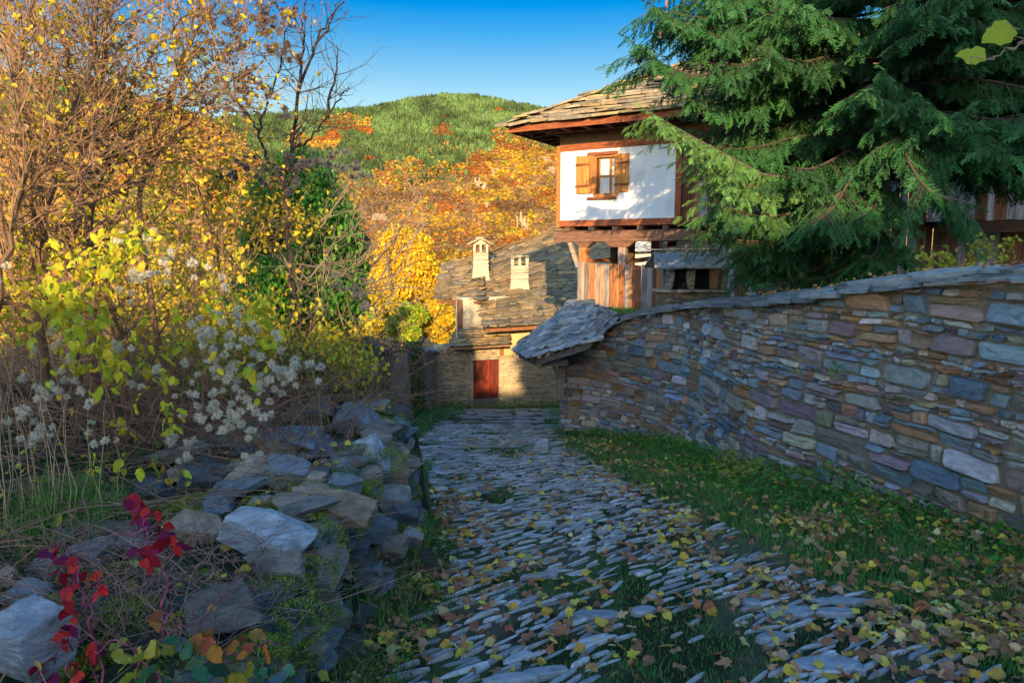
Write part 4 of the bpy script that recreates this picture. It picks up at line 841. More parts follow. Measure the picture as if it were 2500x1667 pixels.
# ================================================================ the spruce
TX, TY = T(2131,660)[0]*11.6, 11.6
sp_ = empty('spruce_tree', (TX, TY, .5), 'large dark green spruce with drooping boughs standing behind the stone wall', 'tree')
def spray_t(seed):
    g = np.random.default_rng(seed); V = []; Fx = []; Cc = []
    def needle_twig(p, d, L, n, bright):
        d = norm(d); x = norm(np.cross(d, [.1,.2,1])); y = np.cross(d, x)
        for q in range(n):
            t = (q+g.random())/n; a = g.uniform(0, 6.283); o = x*math.cos(a)+y*math.sin(a); b = p+d*L*t; nl = .018*g.uniform(.7,1.15)*(1-.25*t)
            tip = b+norm(o*.85+d*.65)*nl; sd = np.cross(o, d)*.0042; i = len(V); V.extend([b+sd, b-sd, tip]); Fx.append([i,i+1,i+2]); c = bright*g.uniform(.75,1.2); Cc.extend([[c*.9]*3,[c*.9]*3,[c*1.15]*3])
        # stem
        i = len(V); rc = .0115
        V.extend([p+x*rc*.8, p+y*rc*.8, p-x*rc*.8, p-y*rc*.8, p+d*L*.55+x*rc, p+d*L*.55+y*rc, p+d*L*.55-x*rc, p+d*L*.55-y*rc, p+d*L]); Cc.extend([[bright*.85]*3]*4+[[bright*.95]*3]*4+[[bright*1.2]*3])
        for a_ in range(4):
            b_ = (a_+1) % 4; Fx.extend([[i+a_,i+b_,i+4+b_],[i+a_,i+4+b_,i+4+a_],[i+4+a_,i+4+b_,i+8]])
    L = .40
    bend = g.uniform(-.1,.1); ax = lambda t: np.array([bend*t*t*L, L*t, -.10*L*t*t])
    for k in range(5): needle_twig(ax(k/5), ax((k+1)/5)-ax(k/5), L/5, 8, .95)
    for sd in (-1,1):
        for k in range(7):
            t = (k+.5+g.uniform(-.3,.3))/7.6+.04; l = .17*(1-t*.72)*g.uniform(.75,1.25); d = np.array([sd*math.sin(.85), math.cos(.85), -.25+g.normal(0,.18)])
            needle_twig(ax(t), d, l, int(6+l*55), 1.0+.15*t)
    return np.array(V), np.array(Fx), np.array(Cc)
SPR = [spray_t(k) for k in range(5)]
sprays = []      # pos, dir, up, scale, colour factor
stw = Twigs((.11,.075,.055))
def xmin(z):  # how far left the crown reaches at height z
    return np.interp(z, [.5,1.0,1.6,2.4,3.2,4.0,4.6,5.4,6.5,9,13], [4.1,3.75,3.55,3.55,3.5,2.9,2.5,2.35,2.4,3.0,4.4])
def bough(p0, d0, L, r, droop=-.06, rise=.10, spr=1.0, bright=1.0, n=12, dens=1.0, path=None):
    if path is None:
        pts = [np.array(p0, float)]; d = norm(np.array(d0, float))
        for k in range(n-1):
            t = k/(n-1); d = norm(d+np.array([0,0,(droop if t < .55 else rise)])+rng.normal(0,.035,3)); pts.append(pts[-1]+d*L/(n-1))
        pts = np.array(pts)
    else:
        pts = np.array(path, float); t = np.linspace(0, len(pts)-1, n); pts = np.stack([np.interp(t, np.arange(len(pts)), pts[:,k]) for k in range(3)], 1); L = np.linalg.norm(np.diff(pts, axis=0), axis=1).sum()
    stw.seg(pts, np.linspace(r, .006, n), 5 if r > .02 else 4)
    m = int(L/.062*dens)
    for k in range(m):
        t = .07+.93*(k+rng.random())/m; i = min(int(t*(n-1)), n-2); f = t*(n-1)-i; q = pts[i]*(1-f)+pts[i+1]*f; d = norm(pts[i+1]-pts[i]); side = np.cross(d, [0,0,1.]); side = norm(side) if np.linalg.norm(side) > .01 else np.array([1.,0,0])
        sg = 1 if k % 2 else -1
        env = min(1, (1-t)*2.2+.34)
        if L > 1.6 and rng.random() < .42 and .2 < t < .93:     # second-order branchlet carrying its own sprays
            l2 = rng.uniform(.35,.95)*env*min(L/3.2,1.1); d2 = norm(d*.75+side*sg*.85+np.array([0,0,-.25])); w = [q]
            for _ in range(4): d2 = norm(d2+np.array([0,0,-.10])+rng.normal(0,.05,3)); w.append(w[-1]+d2*l2/4)
            w = np.array(w); stw.seg(w, np.linspace(.007,.003,5), 3)
            for j in range(int(l2/.085)+1):
                tt = .1+.9*(j+rng.random()*.8)/(l2/.085+1); i2 = min(int(tt*4), 3); f2 = tt*4-i2; qq = w[i2]*(1-f2)+w[i2+1]*f2; s2 = norm(np.cross(d2,[0,0,1.]))
                sprays.append((qq, norm(d2*.6+s2*(1 if j % 2 else -1)*.55+np.array([0,0,rng.uniform(-1.2,-.2)])), rng.uniform(.45,.85)*env**.4*spr, bright))
            sprays.append((w[-1], d2, .6*spr, bright*1.1))
        else:
            sprays.append((q, norm(d*.55+side*sg*rng.uniform(.3,.8)+np.array([0,0,rng.uniform(-1.3,-.15)])), rng.uniform(.55,1.0)*env*spr, bright))
    sprays.append((pts[-1], norm(pts[-1]-pts[-2]), .6*spr, bright*1.1)); return pts
za = .95; nb = 0
while za < 13.5:
    k = 10 if za < 6.2 else 4
    for q in range(k):
        az = q*6.283/k+rng.uniform(-.5,.5)+za*1.3
        if za < 2.9 and math.cos(az) > -.35: continue
        if za < 3.3 and math.cos(az) > -.35 and math.sin(az) < -.3: continue
        Lmax = np.interp(za, [.9,1.6,2.5,4,7,10,13.5], [1.9,2.6,3.2,3.7,3.5,2.4,.8])*rng.uniform(.8,1.08)
        dx, dy = math.cos(az), math.sin(az)
        if dy > .5: Lmax *= .72
        tl = (np.interp(za-.25, [.5,1.6,2.4,3.2,4.0,4.6,5.4,6.5,9,13], [1775,1765,1775,1725,1625,1600,1595,1640,1760,1900])-1250)/F; den = tl*dy-dx
        if den > .02: Lmax = min(Lmax, max((TX-tl*TY)/den, .7))
        if dy < -.5: Lmax = min(Lmax, 3.0 if za > 2.2 else 2.1)
        bough([TX+dx*.1, TY+dy*.1, za+rng.uniform(-.12,.12)], [dx, dy, .02 if za < 3 else .12], Lmax, .028 if za < 8 else .02, -.055, .09, 1.0, rng.uniform(.65,1.35), dens=1.15 if za < 6.2 and dy < .3 else .5); nb += 1
    za += np.interp(za, [0,4,6,8,13], [.26,.28,.34,.6,.7])
# boughs the photograph shows singly
bough(0,0,0,.03, path=[[TX-.1,TY-.1,4.6], P(1900,150,10.9), P(1700,190,10.5), P(1600,150,10.3), P(1536,98,10.1)], n=14, dens=1.3, spr=.8)
bough(0,0,0,.03, path=[[TX-.1,TY-.1,5.2], P(1900,60,11.0), P(1720,70,10.8), P(1640,45,10.6), P(1588,12,10.5)], n=14, dens=1.3, spr=.8)
bough(0,0,0,.03, path=[[TX-.1,TY-.2,2.6], P(1990,445,10.6), P(1860,425,10.2), P(1760,372,10.0), P(1660,318,9.9), P(1567,262,9.8)], n=16, dens=1.9, spr=.56, bright=1.75)  # sunlit bough: its brightness is painted into the needle colour
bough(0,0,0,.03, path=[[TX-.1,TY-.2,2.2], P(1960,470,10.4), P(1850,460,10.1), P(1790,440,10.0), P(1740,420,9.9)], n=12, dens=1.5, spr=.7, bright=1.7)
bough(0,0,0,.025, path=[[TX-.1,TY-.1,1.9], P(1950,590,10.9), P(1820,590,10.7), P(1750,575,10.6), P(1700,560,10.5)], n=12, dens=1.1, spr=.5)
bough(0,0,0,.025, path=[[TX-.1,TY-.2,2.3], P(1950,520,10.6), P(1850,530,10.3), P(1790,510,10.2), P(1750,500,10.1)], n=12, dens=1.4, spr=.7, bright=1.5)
bough(0,0,0,.025, path=[[TX-.1,TY-.2,1.6], P(1980,600,11.4), P(1900,630,11.5), P(1840,660,11.6), P(1780,685,11.7)], n=12, dens=1.5, spr=.8)
bough(0,0,0,.03, path=[[TX,TY-.2,3.3], P(2190,330,9.6), P(2230,420,9.1), P(2270,470,8.8), P(2370,500,8.6)], n=12, dens=1.6, spr=.85, bright=1.1)
bough(0,0,0,.03, path=[[TX,TY-.2,3.0], P(2080,430,9.9), P(2040,500,9.4), P(2000,540,9.1)], n=12, dens=1.6, spr=.85, bright=1.1)
stw.build('boughs', sp_, M_BARK)
mb = MB(); Np = len(sprays); pos = np.array([s[0] for s in sprays]); dr = np.array([s[1] for s in sprays]); sc = np.array([s[2] for s in sprays]); br = np.array([s[3] for s in sprays])
print('boughs', nb, 'sprays', Np)
rt = frames(dr, np.tile([0,0,1.],(Np,1))+rng.normal(0,.35,(Np,3)), rng.normal(0,.5,Np)); pk = rng.integers(0,5,Np)
bc = np.array([.042,.135,.038])*(br*rng.uniform(.75,1.3,Np))[:,None]*(1+rng.normal(0,.06,(Np,3))); sunlit_tint = np.maximum(br-1.35,0); bc[:,0] += .15*sunlit_tint; bc[:,1] += .10*sunlit_tint  # sunlight painted into the brightest boughs as lighter, yellower needles
for t in range(5):
    q = pk == t; scatter(mb, SPR[t][0], SPR[t][1], pos[q], rt[q], sc[q], bc[q], SPR[t][2])
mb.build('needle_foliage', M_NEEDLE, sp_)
mb = MB(); z = np.linspace(.0,14,20); pts = np.stack([TX+fbm(z*.3,z*0,2,3)*.1, TY+fbm(z*.3,z*0+9,2,3)*.1, z], 1); pts[:,0] += 0; tube(mb, pts, np.interp(z,[0,.6,14],[.23,.185,.03]), 16, (.26,.15,.11)); mb.build('trunk', mat_col('spruce_bark', .9, (22,22,9), .45, 1, 60, .015, two=((.12,.13,.13), 9, .5, .62)), sp_, True)
# cones hanging from the left tips
for i_, (cx, cy, Yc_) in enumerate([(1612,85,10.3),(1627,8,10.5),(1553,145,10.1)]):
    v, f = ICO[3]; a = v*np.array([.017,.017,.062]); kk = np.sin(v[:,2]*26+np.arctan2(v[:,1],v[:,0])*3)*.0018; a[:,:2] *= (1+kk[:,None]*50*.6); mb = MB(); mb.add(a+P(cx,cy,Yc_), f, (.36,.16,.06)); mb.build('cone', M_BARK, sp_)

# ================================================================ background trees below the lane's end
def leafy_tree(name, cx, cy, Y, rx, rz, label, cols, base_z, nleaf=9000, ls=(.10,.2), ry=None, group=None, cat='tree', bark=(.13,.09,.06), blobs=26):
    c = P(cx, cy, Y); rx = rx/F*Y; rz = rz/F*Y; ry = ry or rx
    o = empty(name, (c[0], Y, base_z), label, cat, group); tw = Twigs(bark)
    tw.grow([c[0], Y, base_z], [0,0,1], (c[2]-base_z)*1.15, max(.05, rx*.07), 3, 7, .1, .05, .8, .55, 8, start=.3)
    tw.build('trunk', o, M_BARK)
    ctr = rdir(blobs)*np.array([rx,ry,rz])*rng.uniform(.45,.92,(blobs,1)); br_ = rng.uniform(.22,.42,blobs)*min(rx,rz)
    k = rng.integers(0, blobs, nleaf); d = rdir(nleaf, .25); p = c+ctr[k]+d*(br_[k]*rng.uniform(.55,1.1,nleaf))[:,None]
    p = p[p[:,2] > base_z]; mb = MB(); leaves(mb, p, ls, cols, 0, None, .7, 1.25); mb.build('crown', M_LEAF, o); return o
GOLD = [[.80,.50,.02],[.85,.58,.03],[.72,.42,.02],[.78,.60,.04]]
leafy_tree('golden_tree', 992, 655, 42, 86, 92, 'round golden yellow tree between the ivy thicket and the stone house roof', GOLD, -11, 30000, (.13,.26), blobs=60)
leafy_tree('golden_tree', 1075, 790, 39, 46, 60, 'small yellow tree touching the left end of the stone house, above the garden wall', GOLD+[[.55,.55,.05]], -11, 14000, (.12,.22))
leafy_tree('green_yellow_tree', 1000, 790, 37, 52, 55, 'bright yellow green bush behind the garden wall coping', YGR+[[.2,.4,.04]], -10, 15000, (.12,.22), cat='shrub')
leafy_tree('golden_tree', 905, 770, 33, 60, 75, 'olive and yellow tree seen through bare twigs left of the round golden one', GOLD+OLV, -10, 15000, (.11,.2))
yb = [(-80,720,10.5,170,170,'far left yellow bush glowing behind the tangled stems'),(170,700,12,130,150,'yellow bush behind the tree trunks at the left'),(380,690,13,120,140,'yellow orange bush lit behind the clematis'),(540,740,14,110,120,'low yellow bush left of the ivy thicket'),(300,560,16,120,110,'pale yellow bush highest behind the tangled stems'),(720,800,17,120,90,'yellow bush behind the ivy thicket foot')]
for (cx,cy,Y,rx,rz,lab) in yb:
    leafy_tree('yellow_bush', cx, cy, Y, rx, rz, lab, YEL+YGR+[[.60,.32,.06]], H(T(cx,cy)[0]*Y, Y)-.3, 4200, (.05,.10), cat='bush', group='sunlit bushes beyond the bank', blobs=30)

# ================================================================ left thicket
BK = (.34,.20,.11)
def stem_tree(label, cols, paths, nl, ls, group='slender trees of the left thicket', side=54, sl=.75, slvl=2, rad=.03, name='slender_tree', leafcols=YEL, jit=.012, kids=4, brown=0, col=BK, start=.15):
    b = paths[0][0]; o = empty(name, b, label, 'tree', group); tw = Twigs(col)
    for i, pth in enumerate(paths):
        r = rad*(1 if i == 0 else .55); tw.col = np.array(col)*.55; qq_ = tw.path(pth, r, r*.25, 5, 0, jit=jit); tw.col = np.array(col)
        for k_ in range(side if i == 0 else side//2):
            u_ = start+(1-start)*rng.random(); i_ = int(u_*(len(qq_)-2)); d_ = norm(qq_[i_+1]-qq_[i_]); x_ = norm(np.cross(d_, rng.normal(0,1,3))); tw.grow(qq_[i_], norm(d_*.5+x_*.8), sl*rng.uniform(.5,1.2), max(r*(1-.75*u_)*.5,.002), slvl, kids, trop=.08)
    tw.build('branches', o, M_BARK)
    if nl:
        mb = MB(); leaves(mb, tw.sample(nl, .03), ls, leafcols, -.1)
        if brown: leaves(mb, tw.sample(brown, .02), (.02,.045), BRN, -.3)
        mb.build('leaves', M_LEAF, o)
    return tw
def pp(l, Y): return [P(x, y, Y+(k-len(l)/2)*.06) for k, (x, y) in enumerate(l)]
stem_tree('thick dark trunk rising left of the others, leaning to the upper left corner', 0, [pp([(108,1010),(100,700),(105,520),(60,300),(30,120),(-10,-60)],5.2), pp([(105,520),(170,330),(230,120),(250,-60)],5.2)], 380, (.03,.07), rad=.05, brown=500)
stem_tree('dark trunk forking above the yellow leaves, second from the left', 0, [pp([(190,980),(165,640),(200,480),(205,300),(150,120),(130,-80)],5.6), pp([(200,480),(240,250),(265,60),(270,-60)],5.6)], 380, (.03,.07), rad=.045, brown=500)
stem_tree('straight trunk carrying the densest twigs in the upper left', 0, [pp([(235,960),(215,560),(225,380),(245,200),(258,60),(262,-90)],6.0), pp([(225,380),(300,260),(370,130),(470,30)],6.0), pp([(230,420),(330,330),(400,230),(470,160)],6.0)], 480, (.03,.065), rad=.042, brown=600)
stem_tree('thin arching tree whose twigs reach right into the sky', 0, [pp([(400,900),(330,500),(390,300),(450,130),(520,20),(560,-60)],6.2), pp([(350,420),(460,300),(560,200),(640,150)],6.2), pp([(390,300),(470,230),(580,90),(640,30)],6.2)], 420, (.03,.06), rad=.028, brown=700)
stem_tree('slim leaning sapling at the very left edge', 0, [pp([(-30,900),(20,600),(60,420),(40,200),(80,20),(90,-60)],4.6), pp([(20,600),(-20,420),(-40,200)],4.6), pp([(40,500),(120,380),(180,330)],4.6)], 300, (.03,.06), rad=.022, brown=400)
stem_tree('low spreading shrub of arching canes in the middle of the thicket', 0, [pp([(330,1000),(300,820),(240,700),(130,600)],4.9), pp([(330,1000),(390,820),(480,690),(560,620)],5.0), pp([(300,820),(420,700),(430,560)],5.1), pp([(250,900),(130,780),(20,720)],4.8)], 420, (.03,.06), rad=.018, name='arching_shrub', brown=500, side=30, sl=.6)
stem_tree('yellow leaved shrub in front of the far hill, left of the bare dark tree', 0, [pp([(560,820),(540,640),(500,500),(450,400)],7.2), pp([(560,820),(590,620),(560,480),(520,360)],7.4), pp([(540,640),(450,560),(380,520)],7.2), pp([(590,620),(660,540),(700,500)],7.4)], 1500, (.035,.07), rad=.02, name='yellow_shrub', brown=300, side=34, sl=.7)
# bare dark tree against the sky
stem_tree('bare dark thorny tree standing against the sky above the ivy thicket', 0, [
    pp([(718,900),(716,700),(700,520),(688,430),(712,372),(727,230),(762,126),(781,77),(842,5)],7.6), pp([(688,430),(650,385),(631,325),(610,280),(574,249),(540,180),(520,100)],7.6), pp([(631,325),(655,240),(690,150),(700,60),(735,-10)],7.6),
    pp([(712,372),(760,340),(800,290),(835,230),(850,215)],7.6), pp([(727,230),(740,120),(735,40),(750,-30)],7.6), pp([(762,126),(810,60),(828,-20)],7.6), pp([(800,290),(820,180),(822,110)],7.7)], 0, None, rad=.032, name='bare_tree', col=(.075,.06,.055), side=22, sl=.55, slvl=1, kids=4, start=.3)
# ivy thicket
o = empty('ivy_thicket', P(730,800,9.0), 'dense dark green ivy covered shrub with bare grey twigs poking out, beside the lane', 'shrub')
tw = Twigs((.26,.20,.15))
for k in range(30):
    b = P(rng.uniform(660,800), 860, rng.uniform(7.9,9.6)); tw.grow(b, [rng.normal(.12,.35), rng.normal(0,.3), 1], rng.uniform(1.2,2.5), .016, 2, 5, .14, .03, .7, .5, 8)
for k in range(12):
    b = P(rng.uniform(700,800), rng.uniform(560,760), 7.8); tw.grow(b, [rng.uniform(.4,1), -.2, rng.uniform(-.1,.7)], rng.uniform(.6,1.1), .008, 2, 5, .1, .0, .6, .5, 6)
tw.build('branches', o)
mb = MB(); blobs = [(690,470,50,60),(760,500,70,80),(800,560,60,70),(700,620,80,90),(780,680,85,80),(660,720,70,70),(740,770,90,60),(850,620,40,60),(640,560,40,80),(740,420,50,45),(830,740,50,50)]
for (cx,cy,rx,ry) in blobs:
    Yb = rng.uniform(8.2,9.4); n_ = int(rx*ry*.8); d = rdir(n_); rr_ = (.45+.85*rng.random(n_)**1.5)[:,None]; p = P(cx,cy,Yb)+d*rr_*np.array([rx/F*Yb, .45, ry/F*Yb])*1.08
    dn_ = norm(np.stack([rng.normal(0,.5,n_), rng.normal(-.2,.5,n_), -np.ones(n_)+rng.normal(0,.4,n_)],1)); leaves(mb, p, (.05,.10), [[.09,.30,.04],[.06,.22,.03],[.14,.40,.04],[.24,.48,.05],[.05,.15,.03]], 0, (LVN,LFN), d=dn_)
mb.build('leaves', M_LEAF, o)
# brown dead clematis heads above the ivy
def fluff_t(seed, n=46):
    g = np.random.default_rng(seed); V = []; Fx = []; C_ = []
    seeds = norm(g.normal(0,1,(11,3)))*.28
    for q in range(n*3):
        s_ = seeds[q % 11]; d = norm(s_*2.2+g.normal(0,.45,3)); L = g.uniform(.5,1.0); b = s_*.8; x = norm(np.cross(d, g.normal(0,1,3)))*.046; tip = b+d*L*.85+g.normal(0,.06,3); m = b+d*L*.45+g.normal(0,.03,3)
        i = len(V); V += [b-x*.4, b+x*.4, m+x, m-x, tip]; Fx += [[i,i+1,i+2],[i,i+2,i+3],[i+3,i+2,i+4]]; C_ += [[.9]*3,[.9]*3,[1]*3,[1]*3,[1.05]*3]
    for s_ in seeds:
        c = s_*2.6; x = norm(np.cross(s_, [.3,.1,1]))*.075; y = norm(np.cross(s_, x))*.075; i = len(V); V += [c+x,c+y,c-x,c-y]; Fx += [[i,i+1,i+2],[i,i+2,i+3]]; C_ += [[.22,.17,.13]]*4
    return np.array(V), np.array(Fx), np.array(C_)
FL_T = [fluff_t(k) for k in range(4)]
def fluffs(mb, pos, size, col):
    n = len(pos); pk = rng.integers(0,4,n)
    for t in range(4):
        q = pk == t; scatter(mb, FL_T[t][0], FL_T[t][1], pos[q], frames(rdir(q.sum())), rng.uniform(*size, q.sum()), np.array(col)*rng.uniform(.8,1.15,(q.sum(),1)), FL_T[t][2])
def px_cluster(l, Y, per=7, rad=.07):
    out = []
    for (x, y, k) in l: out.append(P(x,y,Y)+rng.normal(0,1,(int(per*k),3))*np.array([rad,rad*.6,rad*.75])*math.sqrt(k))
    return out
cl = empty('clematis_vine', P(470,1080,4.6), 'sprawling clematis with pale fluffy seed heads and yellow leaves over the left bank', 'vine')
tw = Twigs((.20,.11,.08))
for k in range(46):
    a = P(rng.uniform(60,700), rng.uniform(980,1080), rng.uniform(4.2,5.2)); tw.grow(a, [rng.normal(0,.6), rng.normal(-.1,.3), rng.uniform(.4,1.2)], rng.uniform(.6,1.4), .006, 1, 4, .2, -.05, .6, .5, 8)
tw.build('stems', cl)
HC = (.80,.74,.60)
near = [(290,850,1.2),(104,835,1.0),(100,935,2.4),(130,960,1.6),(60,1000,.8),(105,1040,2.2),(80,1070,1.6),(255,1072,1.1),(228,992,.8),(370,690,1.6),(395,665,1.4),(320,700,.8),(500,790,.9),(530,820,1.6),(560,840,1.5),(495,830,1.2),(545,770,.8),(470,850,.8),(525,870,.9),(500,900,1.4),(540,900,1.4),(570,905,1.0),(615,880,1.2),(640,900,1.2),(650,920,1.1),(675,880,1.0),(700,905,1.6),(725,905,1.2),(735,935,1.2),(690,950,1.0),(665,930,1.0),(530,960,2.4),(560,990,2.8),(575,1010,2.4),(520,1000,1.6),(490,1020,1.6),(590,1040,1.2),(540,1040,1.4),(480,1060,1.2),(600,1065,.9),(455,1100,.9),(27,675,.9),(280,580,.6),(350,590,.8),(400,620,.8),(160,890,.8),(500,670,.9),(525,690,.7),(660,820,.8),(590,820,1.0),(600,775,.7),(370,890,.6),(270,870,.7),(345,930,.6),(455,1130,.7),(610,1120,.8)]
for i, pz in enumerate(px_cluster(near, 4.2, 4, .055)):
    mb = MB(); fluffs(mb, pz, (.026,.042), HC); mb.build('seed_head_cluster', M_FLUFF, cl)
mb = MB()
lp_ = [(330,880,160,120,50),(130,700,110,120,50),(480,740,110,70,40),(280,600,60,45,40),(250,640,80,40,44),(130,750,60,35,30),(175,770,60,35,30),(240,810,50,40,28),(160,835,60,25,14),(260,855,50,25,16),(190,890,70,25,18),(280,890,70,20,18),(330,570,50,30,20),(630,740,35,35,22),(660,800,30,30,16),(270,940,30,40,12),(410,980,30,40,8),(420,1030,25,30,8),(290,1030,30,40,9),(70,830,30,40,9),(430,900,140,60,22),(200,700,160,100,50),(560,900,120,80,24),(310,1120,150,40,12)]
for (cx,cy,rx,ry,n_) in lp_:
    q = [P(cx+rng.normal(0,.5)*rx, cy+rng.normal(0,.5)*ry, rng.uniform(3.9,4.6)) for _ in range(n_)]
    leaves(mb, np.array(q), (.045,.085), [[.58,.58,.03],[.66,.58,.03],[.48,.54,.04],[.70,.52,.03]], -.5, (HL[0]*np.array([.75,1,1.3]),HL[1]))
mb.build('leaves', M_LEAF, cl)
cb = empty('clematis_vine', P(640,300,7.4), 'brown and blue grey dried clematis hanging in the twigs against the sky', 'vine')
far = [(640,20,2),(690,30,2.4),(670,70,2),(560,70,1.6),(480,20,1.8),(500,30,1.6),(590,110,1.6),(650,110,1.4),(600,170,1.6),(560,130,1.5),(700,130,1.0),(725,140,1.0),(640,210,1.0),(575,205,1.4),(605,220,1.2),(500,145,1.2),(700,270,.9),(600,270,1.0),(660,230,.6),(690,390,1.2),(620,50,2),(580,40,1.6),(530,110,1.2),(740,410,1.6),(780,400,1.8),(820,390,1.4),(850,400,1.2),(870,420,1.0),(690,420,1.4),(600,400,1.2),(560,430,1.2),(640,440,1.2),(720,450,1.2),(840,700,1.5),(870,720,1.5),(900,740,1.4),(930,870,1.2),(950,850,1.2),(920,840,1.0),(960,880,.9)]
tw = Twigs((.16,.09,.07))
for (x,y,k) in far[:22]: tw.grow(P(x+rng.normal(0,20),y+rng.normal(20,20),7.4), rdir(1)[0], .6, .004, 1, 5, .2, 0)
tw.build('stems', cb)
for i, pz in enumerate(px_cluster(far, 7.3, 5, .055)):
    mb = MB(); fluffs(mb, pz, (.035,.06), [(.34,.22,.14),(.20,.20,.22)][(i % 3 == 0)*1 if far[i][1] < 250 else 1]); 
    leaves(mb, pz[::2]+rng.normal(0,.05,(len(pz[::2]),3)), (.03,.05), BRN, -.3, None, .5, .9); mb.build('seed_head_cluster', M_FLUFF, cb)
# leafy bramble thicket between the bank and the ivy
bt = empty('bramble_thicket', P(620,900,7.0), 'low leafy thicket of yellow, green and orange bramble between the seed heads and the lane', 'bramble'); tw = Twigs((.28,.16,.12), .4)
for k in range(110): tw.grow(P(rng.uniform(420,820), rng.uniform(910,970), rng.uniform(6.2,8.2)), [rng.normal(0,.6), rng.normal(0,.3), rng.uniform(.3,1.1)], rng.uniform(.4,1.0), .006, 1, 5, .22, -.06, .7, .5, 8)
tw.build('stems', bt); mb = MB(); p = tw.sample(9500, .06); p = p[(p[:,2] > H(p[:,0], p[:,1]))]; qn = vn(p[:,0]*1.4+p[:,1]*.6, p[:,2]*2.2, 19); n1 = len(p); cc = vary([[.12,.32,.05],[.09,.24,.05],[.16,.36,.05],[.30,.36,.05]], n1); k = qn > .10; cc[k] = vary(YGR+YEL, int(k.sum())); k = qn < -.24; cc[k] = vary([[.60,.26,.04],[.5,.2,.05],[.66,.42,.05]], int(k.sum()))
leaves(mb, p, (.03,.065), cc, -.2); mb.build('leaves', M_LEAF, bt)
# dead tangle of canes and grass on the bank: nobody could count these
tw = Twigs((.24,.135,.08), .55)
for k in range(1500):
    x = rng.uniform(-5.2,-1.25) if k % 3 else rng.uniform(-3.4,-1.4); y = rng.uniform(2.2,8.2); z = float(H(x,y)); big_ = sstep(4.2,5.4,y)
    if y < 4.2 and x > -1.5-.12*(y-2): continue
    tw.path([[x,y,z-.02],[x+rng.normal(0,.22),y+rng.normal(0,.2),z+rng.uniform(.05,.25)+.35*big_*rng.random()],[x+rng.normal(0,.5),y+rng.normal(0,.4),z+rng.uniform(0,.25)+.7*big_*rng.random()]], rng.uniform(.002,.005), .0015, 3, 0)
for k in range(420):
    x = rng.uniform(-5.5,-1.3); y = rng.uniform(4.7,8.5); z = float(H(x,y)); tw.grow([x,y,z], [rng.normal(0,.5),rng.normal(0,.4),1], rng.uniform(.5,1.5), .005, 1, 5, .2, -.08, .7, .5, 7)
o = tw.mb.build('dead_tangle', M_TWIG); tag(o, 'tangle of dead brown canes and dry stalks covering the left bank', 'undergrowth', kind='stuff')
